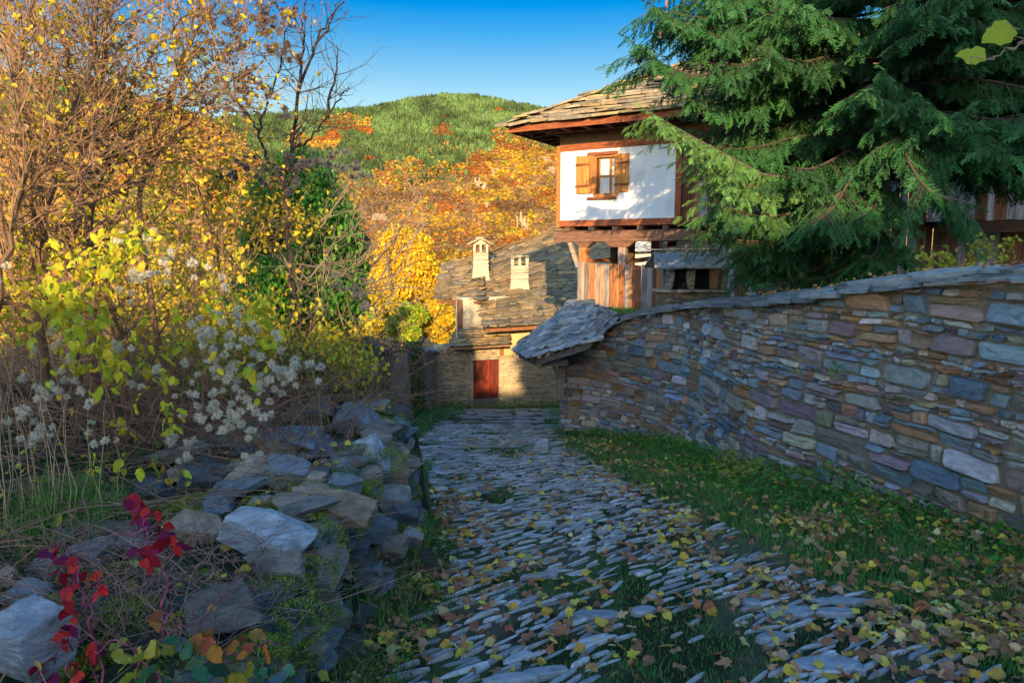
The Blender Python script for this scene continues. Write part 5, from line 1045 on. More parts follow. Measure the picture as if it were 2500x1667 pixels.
# ================================================================ loose stones of the tumbled wall
def bankY(px, py):
    for Y in np.arange(1.2, 14, .02):
        p = P(px, py, Y)
        if p[2] < H(p[0], Y): return Y
    return 8.0
TAN_ = (.45,.35,.24); BLU = (.25,.29,.32); PALE = (.52,.55,.58); DRK = (.13,.15,.17); MID = (.36,.32,.27); WRM = (.26,.185,.125)
RK = [ # cx, cy, w, h, rot, depth ratio, colour, label, Y override
 (773,1003,95,34,-4,1.0,BLU,'flat dark slab at the very top of the tumbled stones',None),
 (866,1030,118,84,-28,.8,BLU,'big tilted slate slab sloping left at the top right of the rubble',None),
 (645,1018,70,44,8,1,DRK,'dark stone under the clematis seed heads, top left of the rubble',None),
 (702,1029,44,38,10,1,MID,'small grey stone beside the top slab',None),
 (709,1078,150,40,-2,.9,BLU,'wide flat blue slab under the scattered yellow leaves',None),
 (792,1104,92,26,0,1,DRK,'thin dark slab beneath the yellow leaved sprig',None),
 (902,1118,108,96,-32,.9,PALE,'large pale grey stone leaning at the right edge of the rubble',None),
 (621,1167,130,74,18,.9,(.45,.35,.27),'rounded tan layered stone left of the blue grey block',None),
 (698,1152,134,80,10,.8,(.30,.33,.36),'blue grey block in the middle of the rubble',None),
 (782,1157,44,40,-15,1,DRK,'small dark wedge right of the blue grey block',None),
 (832,1140,54,38,-20,1,BLU,'small blue stone below the pale leaning one',None),
 (976,1160,50,64,12,.9,(.30,.235,.16),'upright tan stone with lichen at the outer edge',5.3),
 (842,1185,82,46,20,.9,BLU,'dark triangular slab with a mossy edge',None),
 (821,1236,240,62,5,.55,(.42,.28,.18),'long brown slab lying across the middle of the rubble',None),
 (880,1287,178,44,6,.7,(.19,.20,.20),'thin grey slab directly under the long brown one',None),
 (652,1303,205,108,27,.75,PALE,'big pale blue boulder with a rusty tan side',None),
 (481,1290,142,58,14,.7,TAN_,'rectangular tan block left of the big pale boulder',None),
 (495,1166,118,58,8,.8,DRK,'dark blue flat stone at the left under fallen twigs',None),
 (961,1212,108,38,6,.9,MID,'mossy grey slab under the upright tan stone',5.0),
 (993,1250,70,48,4,.9,DRK,'dark wet block jutting out over the lane edge',4.9),
 (894,1337,78,46,-8,.9,TAN_,'tan stone under the thin grey slab',None),
 (900,1380,60,50,-12,1,BLU,'blue stone in the broken wall face below the tan stone',None),
 (962,1340,66,58,-10,.9,(.32,.27,.2),'warm tan stone at the wall corner with moss',4.4),
 (1012,1312,58,40,5,.9,MID,'mossy stone low at the corner by the grass',4.7),
 (1050,1366,40,80,-24,.6,(.11,.12,.115),'thin dark slab leaning on end against the wall foot',5.0),
 (772,1415,176,112,-32,.8,(.36,.30,.24),'large gritty shelf rock covered with crumbled earth',None),
 (757,1302,84,36,0,1,MID,'grey stone between the pale boulder and the brown slab',None),
 (75,1560,205,220,-6,.8,(.36,.41,.46),'great rounded blue grey granite boulder in the bottom left corner',None),
 (10,1414,54,56,10,1,TAN_,'small tan stone at the left frame edge above the granite boulder',None),
 (70,1450,135,62,5,.8,BLU,'flat dark slab on top of the granite boulder',None),
 (112,1390,95,60,-10,.9,MID,'grey stone behind the red creeper',None),
 (262,1300,190,44,4,.7,(.16,.15,.14),'low brown slab behind the red creeper leaves',None),
 (225,1362,120,70,-12,.9,(.25,.23,.22),'pale stone under the red leaves',None),
 (322,1335,90,60,14,.9,MID,'grey stone left of the tan block, under bramble stems',None),
 (735,1570,130,84,-28,.7,(.36,.28,.2),'long tan brown stone in the lower wall face',None),
 (772,1606,90,92,-38,.7,BLU,'slanted blue slab at the foot of the lower wall face',None),
 (640,1602,72,40,-10,1,MID,'small grey stone near the bottom bramble leaves',None),
 (518,1232,100,28,0,1,(.15,.15,.15),'thin flat stone in the twigs left of the pale boulder',None),
]
for k, (cx,cy,w,h,rot,dr_,col,lab,Yo) in enumerate(RK):
    Y = Yo or max(bankY(cx, cy+h*.25)-.06, 2.0); Y = Yo or Y
    W_ = w/F*Y*1.06; Hh = h/F*Y*1.12; D = W_*dr_*.9
    v, f = rock_shape((W_, D, Hh*.95), 4, 100+k, 5, .008)
    v[:,0] += v[:,2]*rng.normal(0,.15)
    a = -R(rot); ca, sa = math.cos(a), math.sin(a); ya = rng.uniform(-.35,.35); tl = R(16)
    v = v@np.array([[math.cos(ya), math.sin(ya), 0],[-math.sin(ya), math.cos(ya),0],[0,0,1]])
    v = np.stack([v[:,0], v[:,1]*math.cos(tl)-v[:,2]*math.sin(tl), v[:,1]*math.sin(tl)+v[:,2]*math.cos(tl)], 1)
    v = np.stack([v[:,0]*ca-v[:,2]*sa, v[:,1], v[:,0]*sa+v[:,2]*ca], 1)
    mb = MB(); mb.add(v+P(cx,cy,Y), f, col); o = rehome(mb.build('fallen_stone', M_ROCK)); tag(o, lab, 'stone', 'loose stones of the tumbled wall')
# the broken dry wall itself: stones of its face and its crumbling top
dw = empty('dry_stone_wall', (-1.0,5,-.8), 'collapsed mossy dry stone wall holding the left bank above the lane', 'wall')
n_f = 0; cells = []
y = 2.1
while y < 6.5:
    L = rng.uniform(.18,.42); z0 = -SL*(y+L/2)-.03; top = .10; z = z0
    while z < top:
        hh = rng.uniform(.045,.12); cells.append((y+L/2+rng.normal(0,.03), z+hh/2, L*1.12, hh*1.25)); z += hh
    y += L
mb_rest = MB()
for k, (y, z, L, hh) in enumerate(cells):
    v, f = rock_shape((rng.uniform(.22,.36), L, hh), 3, 400+k, 9, .02); t = rng.uniform(-.5,.5); v = v@np.array([[math.cos(t), math.sin(t), 0],[-math.sin(t), math.cos(t),0],[0,0,1]])
    rl = rng.normal(0,.12); v = np.stack([v[:,0]*math.cos(rl)-v[:,2]*math.sin(rl), v[:,1], v[:,0]*math.sin(rl)+v[:,2]*math.cos(rl)],1)
    frac = (z+SL*y)/(.1+SL*y+.001); x = -1.02-.10*frac+rng.normal(0,.03); c = np.array([MID,BLU,TAN_,DRK,(.16,.15,.12),(.13,.14,.12)][rng.integers(0,6)])*.9
    if k < 99: mb = MB(); mb.add(v+[x,y,z], f, c); mb.build('stone', M_ROCK, dw)
    else: mb_rest.add(v+[x,y,z], f, c)
for k in range(95):
    y = rng.uniform(2.1,7.4); x = rng.uniform(-2.6,-1.02)-.0*y
    if y < 3.6 and x < -1.35: continue
    z = float(H(x,y)); s = rng.uniform(.05,.16)*(1.6 if k % 6 == 0 else 1); v, f = rock_shape((s*1.5,s*1.2,s*.7), 2, 700+k, 8, .03); a = rng.uniform(0,6.28); v = v@np.array([[math.cos(a), math.sin(a), 0],[-math.sin(a), math.cos(a),0],[0,0,1]]); mb_rest.add(v+[x,y,z+s*.12], f, np.array([MID,BLU,TAN_,DRK,(.16,.13,.1)][rng.integers(0,5)])*rng.uniform(.7,1.1))
for k in range(70):
    y = rng.uniform(2.3,6.6); x = rng.uniform(-2.4,-1.0)
    if y < 3.7 and x < -1.3: continue
    z = float(H(x,y)); s = rng.uniform(.2,.42); v, f = rock_shape((s,s*.75,s*rng.uniform(.13,.24)), 3, 900+k, 5, .012); a = rng.uniform(0,6.28); b_ = rng.normal(0,.22)
    v = v@np.array([[math.cos(a), math.sin(a), 0],[-math.sin(a), math.cos(a),0],[0,0,1]]); v = np.stack([v[:,0]*math.cos(b_)-v[:,2]*math.sin(b_), v[:,1], v[:,0]*math.sin(b_)+v[:,2]*math.cos(b_)],1); mb_rest.add(v+[x,y,z+s*.10+rng.uniform(0,.05)], f, np.array([MID,BLU,TAN_,(.30,.24,.18)][rng.integers(0,4)])*rng.uniform(.7,1.1))
o = mb_rest.build('small_stones', M_ROCK, dw); o['kind'] = 'stuff'
# single pale block by the right verge
v, f = rock_shape((.40,.30,.28), 3, 55, 4, .01); mb = MB(); c = G(1325,1100); mb.add(v+c+[0,0,.08], f, (.50,.49,.46)); tag(rehome(mb.build('pale_block', M_ROCK)), 'pale squared stone block lying at the grass edge near the far end of the wall', 'stone')
# ================================================================ lane paving
mb = MB(); n = 0; ca, sa = math.cos(R(17)), math.sin(R(17))
def lane_l(y): return np.interp(y, [2,4.5,6.5,9,12,15,18.5], [-.75,-.55,-.55,-1.15,-1.75,-2.35,-2.4])
def lane_r(y): return np.interp(y, [2,4.5,6.5,9,12,15,18.5], [2.7,2.35,2.0,1.6,1.15,.95,1.0])
tops = []
k = 8; ang = np.arange(k)*2*math.pi/k
TH = R(36)
for row in np.arange(-1.5, 19, .056):
    x = -6+rng.uniform(0,.3)
    while x < 15:
        L = rng.uniform(.12,.38); wd = rng.uniform(.016,.040); bb_ = row+rng.normal(0,.010)+.06*math.sin(x*2.1+row*.5)
        xa = x*math.cos(TH)-bb_*math.sin(TH); ya = x*math.sin(TH)+bb_*math.cos(TH); x += L+rng.uniform(.004,.05)
        if ya < 2 or ya > 19 or abs(xa) > 4: continue
        cx = xa+.10*float(vn(xa*.9, ya*.7, 4)); cy = ya+.16*float(vn(xa*.8, ya*.5, 14))
        if cy < 2.2 or cy > 18.8: continue
        l_, r_ = lane_l(cy), lane_r(cy)
        if cx < l_+rng.normal(0,.10) or cx > r_+rng.normal(0,.16): continue
        g_ = float(vn(cx*1.3, cy*1.0, 31))
        bare = g_ > .27 or (abs(cx-.95-(cy-3.9)*.1) < .42 and 3.3 < cy < 4.6) or (3.2 > cy and abs(cx-.75) < .5 and rng.random() < .8)
        if (bare and rng.random() < .85) or rng.random() < .12: continue
        if rng.random() < .05: wd *= 2.2
        h = rng.uniform(.006,.026); rt_ = TH+rng.normal(0,.14)+.5*float(vn(cx*.6, cy*.5, 24))
        e = np.stack([np.cos(ang)*L/2*rng.uniform(.85,1.1,k), np.sin(ang)*wd/2*rng.uniform(.85,1.15,k)], 1); e[:,0] = np.sign(e[:,0])*np.abs(e[:,0])**.65*(L/2)**.35; e[:,1] = np.sign(e[:,1])*np.abs(e[:,1])**.8*(wd/2)**.2
        e = e@np.array([[math.cos(rt_), math.sin(rt_)],[-math.sin(rt_), math.cos(rt_)]]); z = float(H(cx, cy)); tl = rng.normal(0,.05,2)
        rings = []
        for sc_, hz in ((1.0,-.02),(.97,h*.5),(.80,h*.92),(.4,h)):
            rings.append(np.concatenate([e*sc_+[cx,cy], (z+hz+(e*sc_)@tl-SL*0*(e[:,1:2]*sc_)[:,0]-SL*(e*sc_)[:,1])[:,None]], 1))
        v = np.concatenate(rings+[[[cx,cy,z+h]]]); f = [[a*k+i, a*k+(i+1) % k, (a+1)*k+(i+1) % k, (a+1)*k+i] for a in range(3) for i in range(k)]
        if n % 4000 == 0: pass
        f4 = np.array(f); mb.add(v, f4, np.array([[.52,.53,.54],[.44,.46,.48],[.58,.57,.55],[.34,.35,.37],[.60,.60,.60],[.42,.38,.34]][rng.integers(0,6)])*rng.uniform(.65,1.2)); mb.L.append((np.array([[3*k+i, 3*k+(i+1) % k, 4*k] for i in range(k)])+mb.n-len(v)).ravel()); mb.T.append(np.full(k,3)); n += 1
# larger flat slabs: bottom right and the flagged end of the lane
def flag(x, y, w, d, col, h=.03, rot=0):
    t = np.arange(9)*2*math.pi/9; e = np.stack([np.cos(t)*w/2, np.sin(t)*d/2],1)*rng.uniform(.8,1.12,(9,1)); e = e@np.array([[math.cos(rot), math.sin(rot)],[-math.sin(rot), math.cos(rot)]]); z = float(H(x,y)); sl_ = SL if y < 27 else 0
    r = [np.concatenate([e*s_+[x,y], (z+hz-sl_*(e*s_)[:,1])[:,None]],1) for s_, hz in ((1,-.03),(.98,h*.7),(.9,h))]; v = np.concatenate(r)
    mb.add(v, [[a*9+i, a*9+(i+1)%9, (a+1)*9+(i+1)%9, (a+1)*9+i] for a in range(2) for i in range(9)]+[list(range(18,27))], np.array(col)*rng.uniform(.8,1.15))
for (px,py,w,d,r_) in ((1935,1500,.34,.17,.2),(2050,1472,.42,.10,0),(2040,1505,.28,.13,0),(2010,1645,.36,.2,0),(2075,1640,.10,.2,.3),(1450,1500,.34,.16,.1),(1320,1410,.34,.09,.35),(1570,1490,.22,.12,.5),(1490,1325,.22,.08,.2),(1835,1478,.14,.12,.8),(1880,1570,.22,.1,.4),(1760,1395,.3,.07,.3),(1250,1660,.3,.1,.3),(1330,1640,.3,.1,.3)):
    p = G(px,py); flag(p[0], p[1], w, d, (.36,.38,.40), .035, r_)
for yy in np.arange(18.6, 25.5, .42):
    x = -3.2+rng.uniform(0,.4)
    while x < 2.6:
        w = rng.uniform(.35,.85)
        if rng.random() < (.5 if yy < 20.5 else .82): flag(x+w/2, yy+rng.normal(0,.08), w*.96, .38, (.40,.33,.28), .025)
        x += w
o = mb.build('cobblestones', mat_col('cobble', .72, (14,14,14), .3, .6, 60, .01, spec=.45), smooth=False); tag(o, kind='structure'); print('cobbles', n)
# ================================================================ grass, weeds, leaves, moss
def place(n, xr, yr, dens):
    x = rng.uniform(*xr, n); y = rng.uniform(yr[0]**.5, yr[1]**.5, n)**2; k = rng.random(n) < dens(x, y); x, y = x[k], y[k]; return x, y, H(x, y)
GB = np.array([[-.5,0,0],[.5,0,0],[.22,.6,.12],[-.22,.6,.12],[0,1,.38]]); GF = np.array([[0,1,2],[0,2,3],[3,2,4]])
def gd(x, y):
    c = (lane_l(y)+lane_r(y))/2; hw_ = (lane_r(y)-lane_l(y))/2; e = sstep(.75,1.1,np.abs(x-c)/hw_); patch = sstep(.05,.25,vn(x*1.3,y*1.0,31)); bare = ((np.abs(x-.95-(y-3.9)*.1) < .5) & (y > 3.2) & (y < 4.7))
    ok = (x > -1.0-.0*y) | (y > 8.5)
    ok &= (x < wall_x(y)) | (y > 15.5); return np.clip(.38+e*.7+patch*.7+bare*1.0,0,1)*ok
x, y, z = place(230000, (-3.6,4.6), (2.3,26), gd); n_ = len(x)
c_ = .5*(lane_l(y)+lane_r(y)); edge = sstep(.9,1.25,np.abs(x-c_)/((lane_r(y)-lane_l(y))/2))
d = norm(np.stack([rng.normal(0,.35,n_), rng.normal(0,.35,n_), np.ones(n_)],1)); hgt = rng.uniform(.022,.05,n_)*(1+edge*1.3); mb = MB()
gc_ = vary([[.10,.32,.06],[.13,.38,.06],[.18,.42,.07],[.08,.25,.06],[.34,.34,.12]], n_, .7, 1.3)
scatter(mb, GB, GF, np.stack([x,y,z-.004],1), frames(d, rdir(n_)), np.stack([hgt*.085+.0012*1, hgt, hgt],1), gc_)
# taller tufts: left verge at the wall foot, bank at the left edge
for (cx,cy,n1,h1,cl_) in ((-2.45,3.75,420,.34,[[.10,.26,.03],[.16,.30,.04]]),(-2.2,3.55,200,.26,[[.10,.26,.03]]),(-.72,3.2,500,.16,[[.20,.20,.07],[.09,.16,.04]]),(-.6,4.6,500,.13,[[.12,.2,.04],[.28,.22,.10]]),(-.62,5.6,400,.12,[[.08,.16,.03]]),(-.75,2.7,500,.16,[[.16,.18,.06],[.08,.14,.04]]),(3.3,4.6,300,.2,[[.08,.16,.03],[.2,.18,.08]]),(2.9,5.8,300,.18,[[.08,.16,.03]])):
    p = np.stack([rng.normal(cx,.13,n1), rng.normal(cy,.22,n1)],1); zz = H(p[:,0],p[:,1]); d = norm(np.stack([rng.normal(0,.3,n1), rng.normal(0,.3,n1), np.ones(n1)],1)); hh = rng.uniform(.4,1,n1)*h1
    scatter(mb, GB, GF, np.stack([p[:,0],p[:,1],zz],1), frames(d, rdir(n1)), np.stack([hh*.02+.003,hh,hh],1), vary(cl_, n1))
tag(mb.build('grass', M_LEAF), 'short dark green grass between the cobbles and along both verges', 'grass', kind='stuff')
tw = Twigs((.42,.33,.18), .2)
for k in range(26): x = rng.normal(-2.62,.22); y = rng.normal(3.7,.15); zz = float(H(x,y)); tw.path([[x,y,zz],[x+.01,y,zz+.4],[x+rng.normal(0,.08),y,zz+rng.uniform(.6,1.25)]], .0028, .001, 3)
for k in range(60): x = rng.uniform(-.95,-.6); y = rng.uniform(2.6,5.5); zz = float(H(x,y)); tw.path([[x,y,zz],[x+rng.normal(0,.08),y-.02,zz+rng.uniform(.1,.3)],[x+rng.normal(.05,.15),y-.05,zz+rng.uniform(.1,.5)]], .0018, .0008, 3)
tag(tw.mb.build('dry_grass_stalks', M_DRY), 'pale dry grass stalks standing on the left bank and at the wall foot', 'dry grass', kind='stuff')
# weeds along the foot of the right wall
def wd(x, y):
    s = wall_x(y)-x; wmax = np.interp(y, [2.5,5,7,9,12,15], [.8,.9,.95,1.05,.8,.6]); return np.where((s > .02) & (s < wmax) & (y < 15.2), np.interp(y,[2.5,5,7,7.6,9,12,15],[.3,.4,.7,1,1,.95,.8])*(1-.6*(s/wmax)**2), 0)
mb = MB(); x, y, z = place(60000, (-.5,5), (2.6,15.2), wd); n_ = len(x); s = wall_x(y)-x; hmax = np.interp(y, [2.5,5,7,8,8.8,12,15], [.07,.09,.16,.34,.26,.24,.16])*(.35+.65*np.exp(-(s-.15)**2/.18))*(.6+.8*np.clip(vn(x*2.5,y*2.0,61)+.5,0,1)); hz = hmax*rng.random(n_)**.6
yel = vn(x*1.6,y*1.2,71) > .18; pal = vary([[.08,.30,.04],[.11,.36,.05],[.16,.42,.05],[.06,.22,.04],[.24,.44,.06]], n_, .7, 1.25); pal[yel] = vary([[.34,.46,.06],[.46,.48,.06],[.22,.4,.05]], int(yel.sum()))
dd_ = norm(np.stack([rng.normal(-.3,.7,n_), rng.normal(-.4,.7,n_), rng.normal(.0,.35,n_)],1)); scatter(mb, LV, LF, np.stack([x,y,z+hz],1), frames(dd_, rdir(n_,2.2)), rng.uniform(.03,.062,n_), pal)
# far end of the lane, foot of the stone house and the left verge
for (x0,x1,y0,y1,n1,hm_,pl) in ((-3.2,2.2,25.1,26.3,2600,.28,[[.12,.24,.03],[.2,.3,.04]]),(-3.1,-1.9,10.5,20,5200,.34,GRN),(-2.6,-1.2,7.2,11,2600,.16,GRN),(-3.0,-1.6,20,25,1600,.2,GRN),(-.98,-.5,2.4,6.5,1200,.07,GRN+OLV)):
    x = rng.uniform(x0,x1,n1); y = rng.uniform(y0,y1,n1); z = H(x,y)+rng.random(n1)**1.4*hm_; scatter(mb, LV, LF, np.stack([x,y,z],1), frames(norm(np.stack([rng.normal(0,.7,n1), rng.normal(-.4,.7,n1), rng.normal(0,.35,n1)],1)), rdir(n1,2.2)), rng.uniform(.035,.07,n1)*(1 if y0 > 6 else .6), vary(pl,n1))
# big-leaved plants at lower right
for (px,py,n1,r1) in ((2330,1290,70,.22),(2130,1330,60,.20),(2200,1290,60,.18),(2420,1400,60,.25),(2050,1300,40,.2),(1905,1140,110,.18),(1860,1175,80,.2)):
    p = G(px,py); q = p+rng.normal(0,1,(n1,3))*[r1,r1*.6,0]; q[:,2] = H(q[:,0],q[:,1])+rng.uniform(.03,.24,n1); leaves(mb, q, (.04,.085), [[.06,.24,.04],[.08,.30,.05],[.05,.18,.03]], .2, (MV,MF))
tag(mb.build('weeds', M_LEAF), 'low leafy green weeds and nettles along the foot of the stone walls', 'weeds', kind='stuff')
# ivy over the garden wall, and on the wall to the left of the lane
iv = empty('ivy', (-2.9,18,-2.6), 'ivy and bramble with a few orange leaves hanging over the garden wall', 'ivy'); mb = MB(); n1 = 15000
s = rng.uniform(LG*.20, LG, n1); v = rng.random(n1)**.8*1.1; p = np.stack([gx(s),gy(s),gb(s)+(gt(s)-gb(s))*v],1)+gn2(s)*(rng.uniform(.02,.32,n1)*(1-.3*v))[:,None]
kp = (vn(s*.9, v*2.2, 8) > -.22+.25*(s < LG*.45)) ; p = p[kp]; n1 = len(p); og = rng.random(n1) < .14; cc = vary([[.04,.13,.03],[.03,.10,.03],[.06,.18,.03],[.10,.2,.04],[.12,.12,.05]], n1); cc[og] = vary([[.55,.25,.04],[.6,.4,.05],[.5,.5,.05]], int(og.sum()))
scatter(mb, LV, LF, p, frames(norm(np.stack([rng.normal(.2,.6,n1), rng.normal(-.4,.5,n1), rng.normal(-.8,.4,n1)],1)), rdir(n1,.4)), rng.uniform(.05,.11,n1), cc); mb.build('leaves', M_LEAF, iv)
tw = Twigs((.22,.16,.11))
for k in range(70): s1 = np.array([rng.uniform(LG*.25,LG)]); a = gp(s1, np.array([1.]))[0]+gn2(s1)[0]*.15; tw.path([a, a+gn2(s1)[0]*.25+[0,-.1,.1], a+gn2(s1)[0]*.4+[rng.normal(0,.1),-.2,-.5], a+gn2(s1)[0]*.35+[rng.normal(0,.2),-.2,-1.1]], .006, .002, 4, 3, .3, 0)
tw.build('stems', iv)
# old leaning trunk by the garden wall
st = empty('old_tree_trunk', G(975,1040), 'grey brown old tree trunk overgrown with ivy beside the lane', 'tree trunk'); b = P(972,1045,16.2); mb = MB(); z = np.linspace(-.3,1.75,26); th = np.arange(30)*2*math.pi/30; V = []
for q in z:
    r = np.interp(q,[-.3,.2,1.2,1.75],[.46,.32,.27,.22])*(1+.22*np.array([float(vn(math.cos(a)*2.2,math.sin(a)*2.2+q*.35,5)) for a in th])+.10*np.array([float(vn(math.cos(a)*6,math.sin(a)*6+q*.5,8)) for a in th])); V.append(np.stack([b[0]+r*np.cos(th)+.02*q, b[1]+r*np.sin(th), np.full(30,b[2]+q)],1))
V = np.array(V).reshape(-1,3); f = [[i*30+j, i*30+(j+1)%30, (i+1)*30+(j+1)%30, (i+1)*30+j] for i in range(25) for j in range(30)]+[[25*30+j for j in range(30)]]; mb.add(V, f, (.22,.16,.13)); mb.build('bark', M_BARK, st)
b2 = P(905,1000,15.4); mb = MB(); z = np.linspace(-.3,1.5,8); tube(mb, np.stack([b2[0]+z*.02,b2[1]+0*z,b2[2]-.3+z],1), np.linspace(.27,.2,8), 12, (.12,.095,.08), True); mb.build('second_stem', M_BARK, st)
# fallen leaves
FLC = [[.52,.25,.10],[.62,.34,.16],[.46,.18,.08],[.64,.40,.22],[.74,.52,.08],[.82,.62,.08],[.74,.62,.24],[.38,.18,.10],[.56,.28,.14],[.74,.40,.06],[.42,.20,.10]]
def fd(x, y):
    dr = np.clip(.45+1.6*fbm(x*1.8, y*1.8, 3, 83), .08, 1.3)
    r = lane_r(y); right = sstep(-.6,.6,x-r+.3); left = np.exp(-((x-lane_l(y))/.25)**2)*.6; return np.where((x < wall_x(y)-.02) & (x > -1.0), np.clip(right*np.interp(y,[2.3,5,8,11,15],[1,.8,.4,.15,.06])+left*np.interp(y,[2.3,8,12],[.5,.8,.2])+.16,0,1)*dr, 0)
mb = MB(); x, y, z = place(32000, (-1.0,4.8), (2.3,15), fd); n_ = len(x); d = norm(np.stack([rng.normal(0,1,n_), rng.normal(0,1,n_), rng.normal(.0,.28,n_)],1)); h_ = rng.uniform(.012,.05,n_)+np.where(x > lane_r(y)+.2, .03, 0)
big = rng.random(n_) < .5; rt_ = frames(d, np.stack([rng.normal(0,.45,n_), rng.normal(-.15,.45,n_), np.ones(n_)],1)); pos = np.stack([x,y,z+h_],1); cc = vary(FLC, n_, .7, 1.2)
LV2 = LV*np.array([1.25,1,1.6]); MV2 = MV.copy(); MV2[:,2] -= .35*(MV2[:,0]**2)+.18*(MV2[:,1]-.4)**2
nr = ~big & (y < 6.5); fr2 = ~big & (y >= 6.5); scatter(mb, HL[0]*np.array([1.05,1,1.8]), HL[1], pos[nr], rt_[nr], rng.uniform(.045,.09,nr.sum()), cc[nr]); scatter(mb, LV2, LF, pos[fr2], rt_[fr2], rng.uniform(.045,.085,fr2.sum()), cc[fr2]); scatter(mb, MV2, MF, pos[big], rt_[big], rng.uniform(.055,.115,big.sum()), cc[big])
# on the cap slabs and the bank
s1 = rng.uniform(0,WLEN*.55,150); q = wpt(s1, s1*0+1)+wnr(s1)*rng.uniform(-.4,.15,150)[:,None]+[0,0,.18]; leaves(mb, q, (.04,.08), FLC, 0, (MV2,MF), d=norm(np.stack([rng.normal(0,1,150), rng.normal(0,1,150), rng.normal(.1,.25,150)],1)))
xb = rng.uniform(-3.6,-1.05,420); yb_ = rng.uniform(2.2,7.2,420); q = np.stack([xb,yb_,H(xb,yb_)+rng.uniform(.02,.12,420)],1); leaves(mb, q, (.035,.07), [[.66,.50,.05],[.62,.40,.05],[.45,.25,.1],[.55,.5,.08]], 0, None, d=norm(np.stack([rng.normal(0,1,420), rng.normal(0,1,420), rng.normal(0,.3,420)],1)))
tag(mb.build('fallen_leaves', M_DRY), 'fallen yellow and brown leaves scattered over the lane, verge and wall top', 'leaf litter', kind='stuff')
# moss cushions on the broken wall
mb = MB(); n1 = 60000; ctr = []
for k in range(110): y = rng.uniform(2.1,6.4); x = rng.choice([-1.0,-.98,-1.15,-1.5,-1.9],p=[.25,.2,.15,.2,.2])+rng.normal(0,.05); z = float(H(x,y)) if x < -1.1 else rng.uniform(-SL*y+.15,.12); ctr.append((x,y,z,rng.uniform(.05,.15)))
ctr = np.array(ctr); k = rng.integers(0,len(ctr),n1); d = rdir(n1,.3); p = ctr[k,:3]+d*ctr[k,3:4]*np.array([1,1.3,.55]); scatter(mb, GB, GF, p, frames(norm(d+rdir(n1)*.5+[0,0,.3]), rdir(n1)), np.tile([[.006,.022,.022]],(n1,1)), vary([[.28,.38,.04],[.18,.30,.04],[.42,.48,.05],[.12,.20,.03]], n1))
tag(mb.build('moss', M_LEAF), 'yellow green moss cushions on the tumbled wall', 'moss', kind='stuff')
# green sprigs among the dead canes
mb = MB(); 
for (px,py,n1,r1,pl) in ((215,1290,0,.1,GRN),(190,1180,26,.16,[[.08,.30,.05]]),(330,1125,30,.18,[[.10,.32,.05]]),(385,1150,26,.16,[[.08,.28,.05]]),(150,1230,24,.14,[[.08,.3,.05]]),(240,1120,20,.16,[[.05,.2,.04]]),(470,1450,10,.05,[[.04,.18,.12]]),(300,1060,20,.2,[[.03,.12,.05]]),(200,1010,20,.2,[[.03,.12,.06]])):
    Y = bankY(px,py)-.1; q = P(px,py,Y)+rng.normal(0,1,(n1,3))*[r1,r1*.5,r1*.4]
    if n1: leaves(mb, q, (.035,.065), pl, .1)
tag(mb.build('nettle_sprigs', M_LEAF), 'small bright green sprigs among the dead canes on the bank', 'weeds', kind='stuff')
# ================================================================ red creeper and bramble in the foreground
cr = empty('creeper', P(200,1650,2.3), 'crimson leaved creeper climbing in front of the granite boulder, bottom left', 'creeper'); tw = Twigs((.22,.05,.10), .2)
Yc = 2.25
for pth in ([(250,1700),(230,1540),(205,1440),(165,1330)],[(400,1560),(395,1400),(365,1300),(330,1220)],[(365,1300),(330,1290),(300,1330)],[(230,1540),(160,1560),(110,1640)],[(250,1700),(225,1580),(215,1480),(235,1400)]): tw.path([P(x,y,Yc+rng.normal(0,.03)) for x,y in pth], .005, .002, 5, 2, .12, 0)
tw.build('stems', cr); mb = MB(); REDC = [[.55,.02,.03],[.38,.012,.03],[.62,.04,.03],[.24,.012,.05],[.20,.015,.08]]
q = [(150,1335),(165,1365),(140,1400),(165,1440),(185,1390),(160,1475),(120,1345),(215,1400),(235,1430),(170,1530),(140,1555),(165,1560),(190,1500),(320,1215),(350,1240),(375,1245),(345,1265),(395,1320),(425,1330),(415,1305),(330,1250),(110,1640),(140,1650),(160,1620),(90,1625),(180,1660),(210,1590),(225,1570),(240,1600),(130,1600),(215,1655),(345,1330),(360,1355),(390,1285)]
pos = np.array([P(x+rng.normal(0,6),y+rng.normal(0,6),Yc+rng.normal(0,.05)) for x,y in q for _ in range(3)]); leaves(mb, pos, (.035,.062), REDC, -.5, (HL[0]*np.array([.95,1,1]),HL[1]), d=norm(np.stack([rng.normal(0,.6,len(pos)), rng.normal(-.3,.3,len(pos)), rng.normal(-.5,.5,len(pos))],1))); mb.build('leaves', M_LEAF, cr)
bm = empty('bramble', P(480,1680,2.2), 'bramble with green, yellow and orange leaves along the bottom edge', 'bramble'); tw = Twigs((.20,.06,.10), .2); Yb = 2.15
for pth in ([(430,1720),(520,1600),(640,1560),(700,1590)],[(430,1720),(360,1620),(300,1570),(230,1590)],[(520,1720),(560,1640),(600,1560)],[(300,1720),(380,1560),(500,1500),(560,1440)],[(640,1720),(670,1640),(720,1620)]): tw.path([P(x,y,Yb+rng.normal(0,.03)) for x,y in pth], .005, .002, 5, 2, .15, 0)
tw.build('stems', bm); mb = MB()
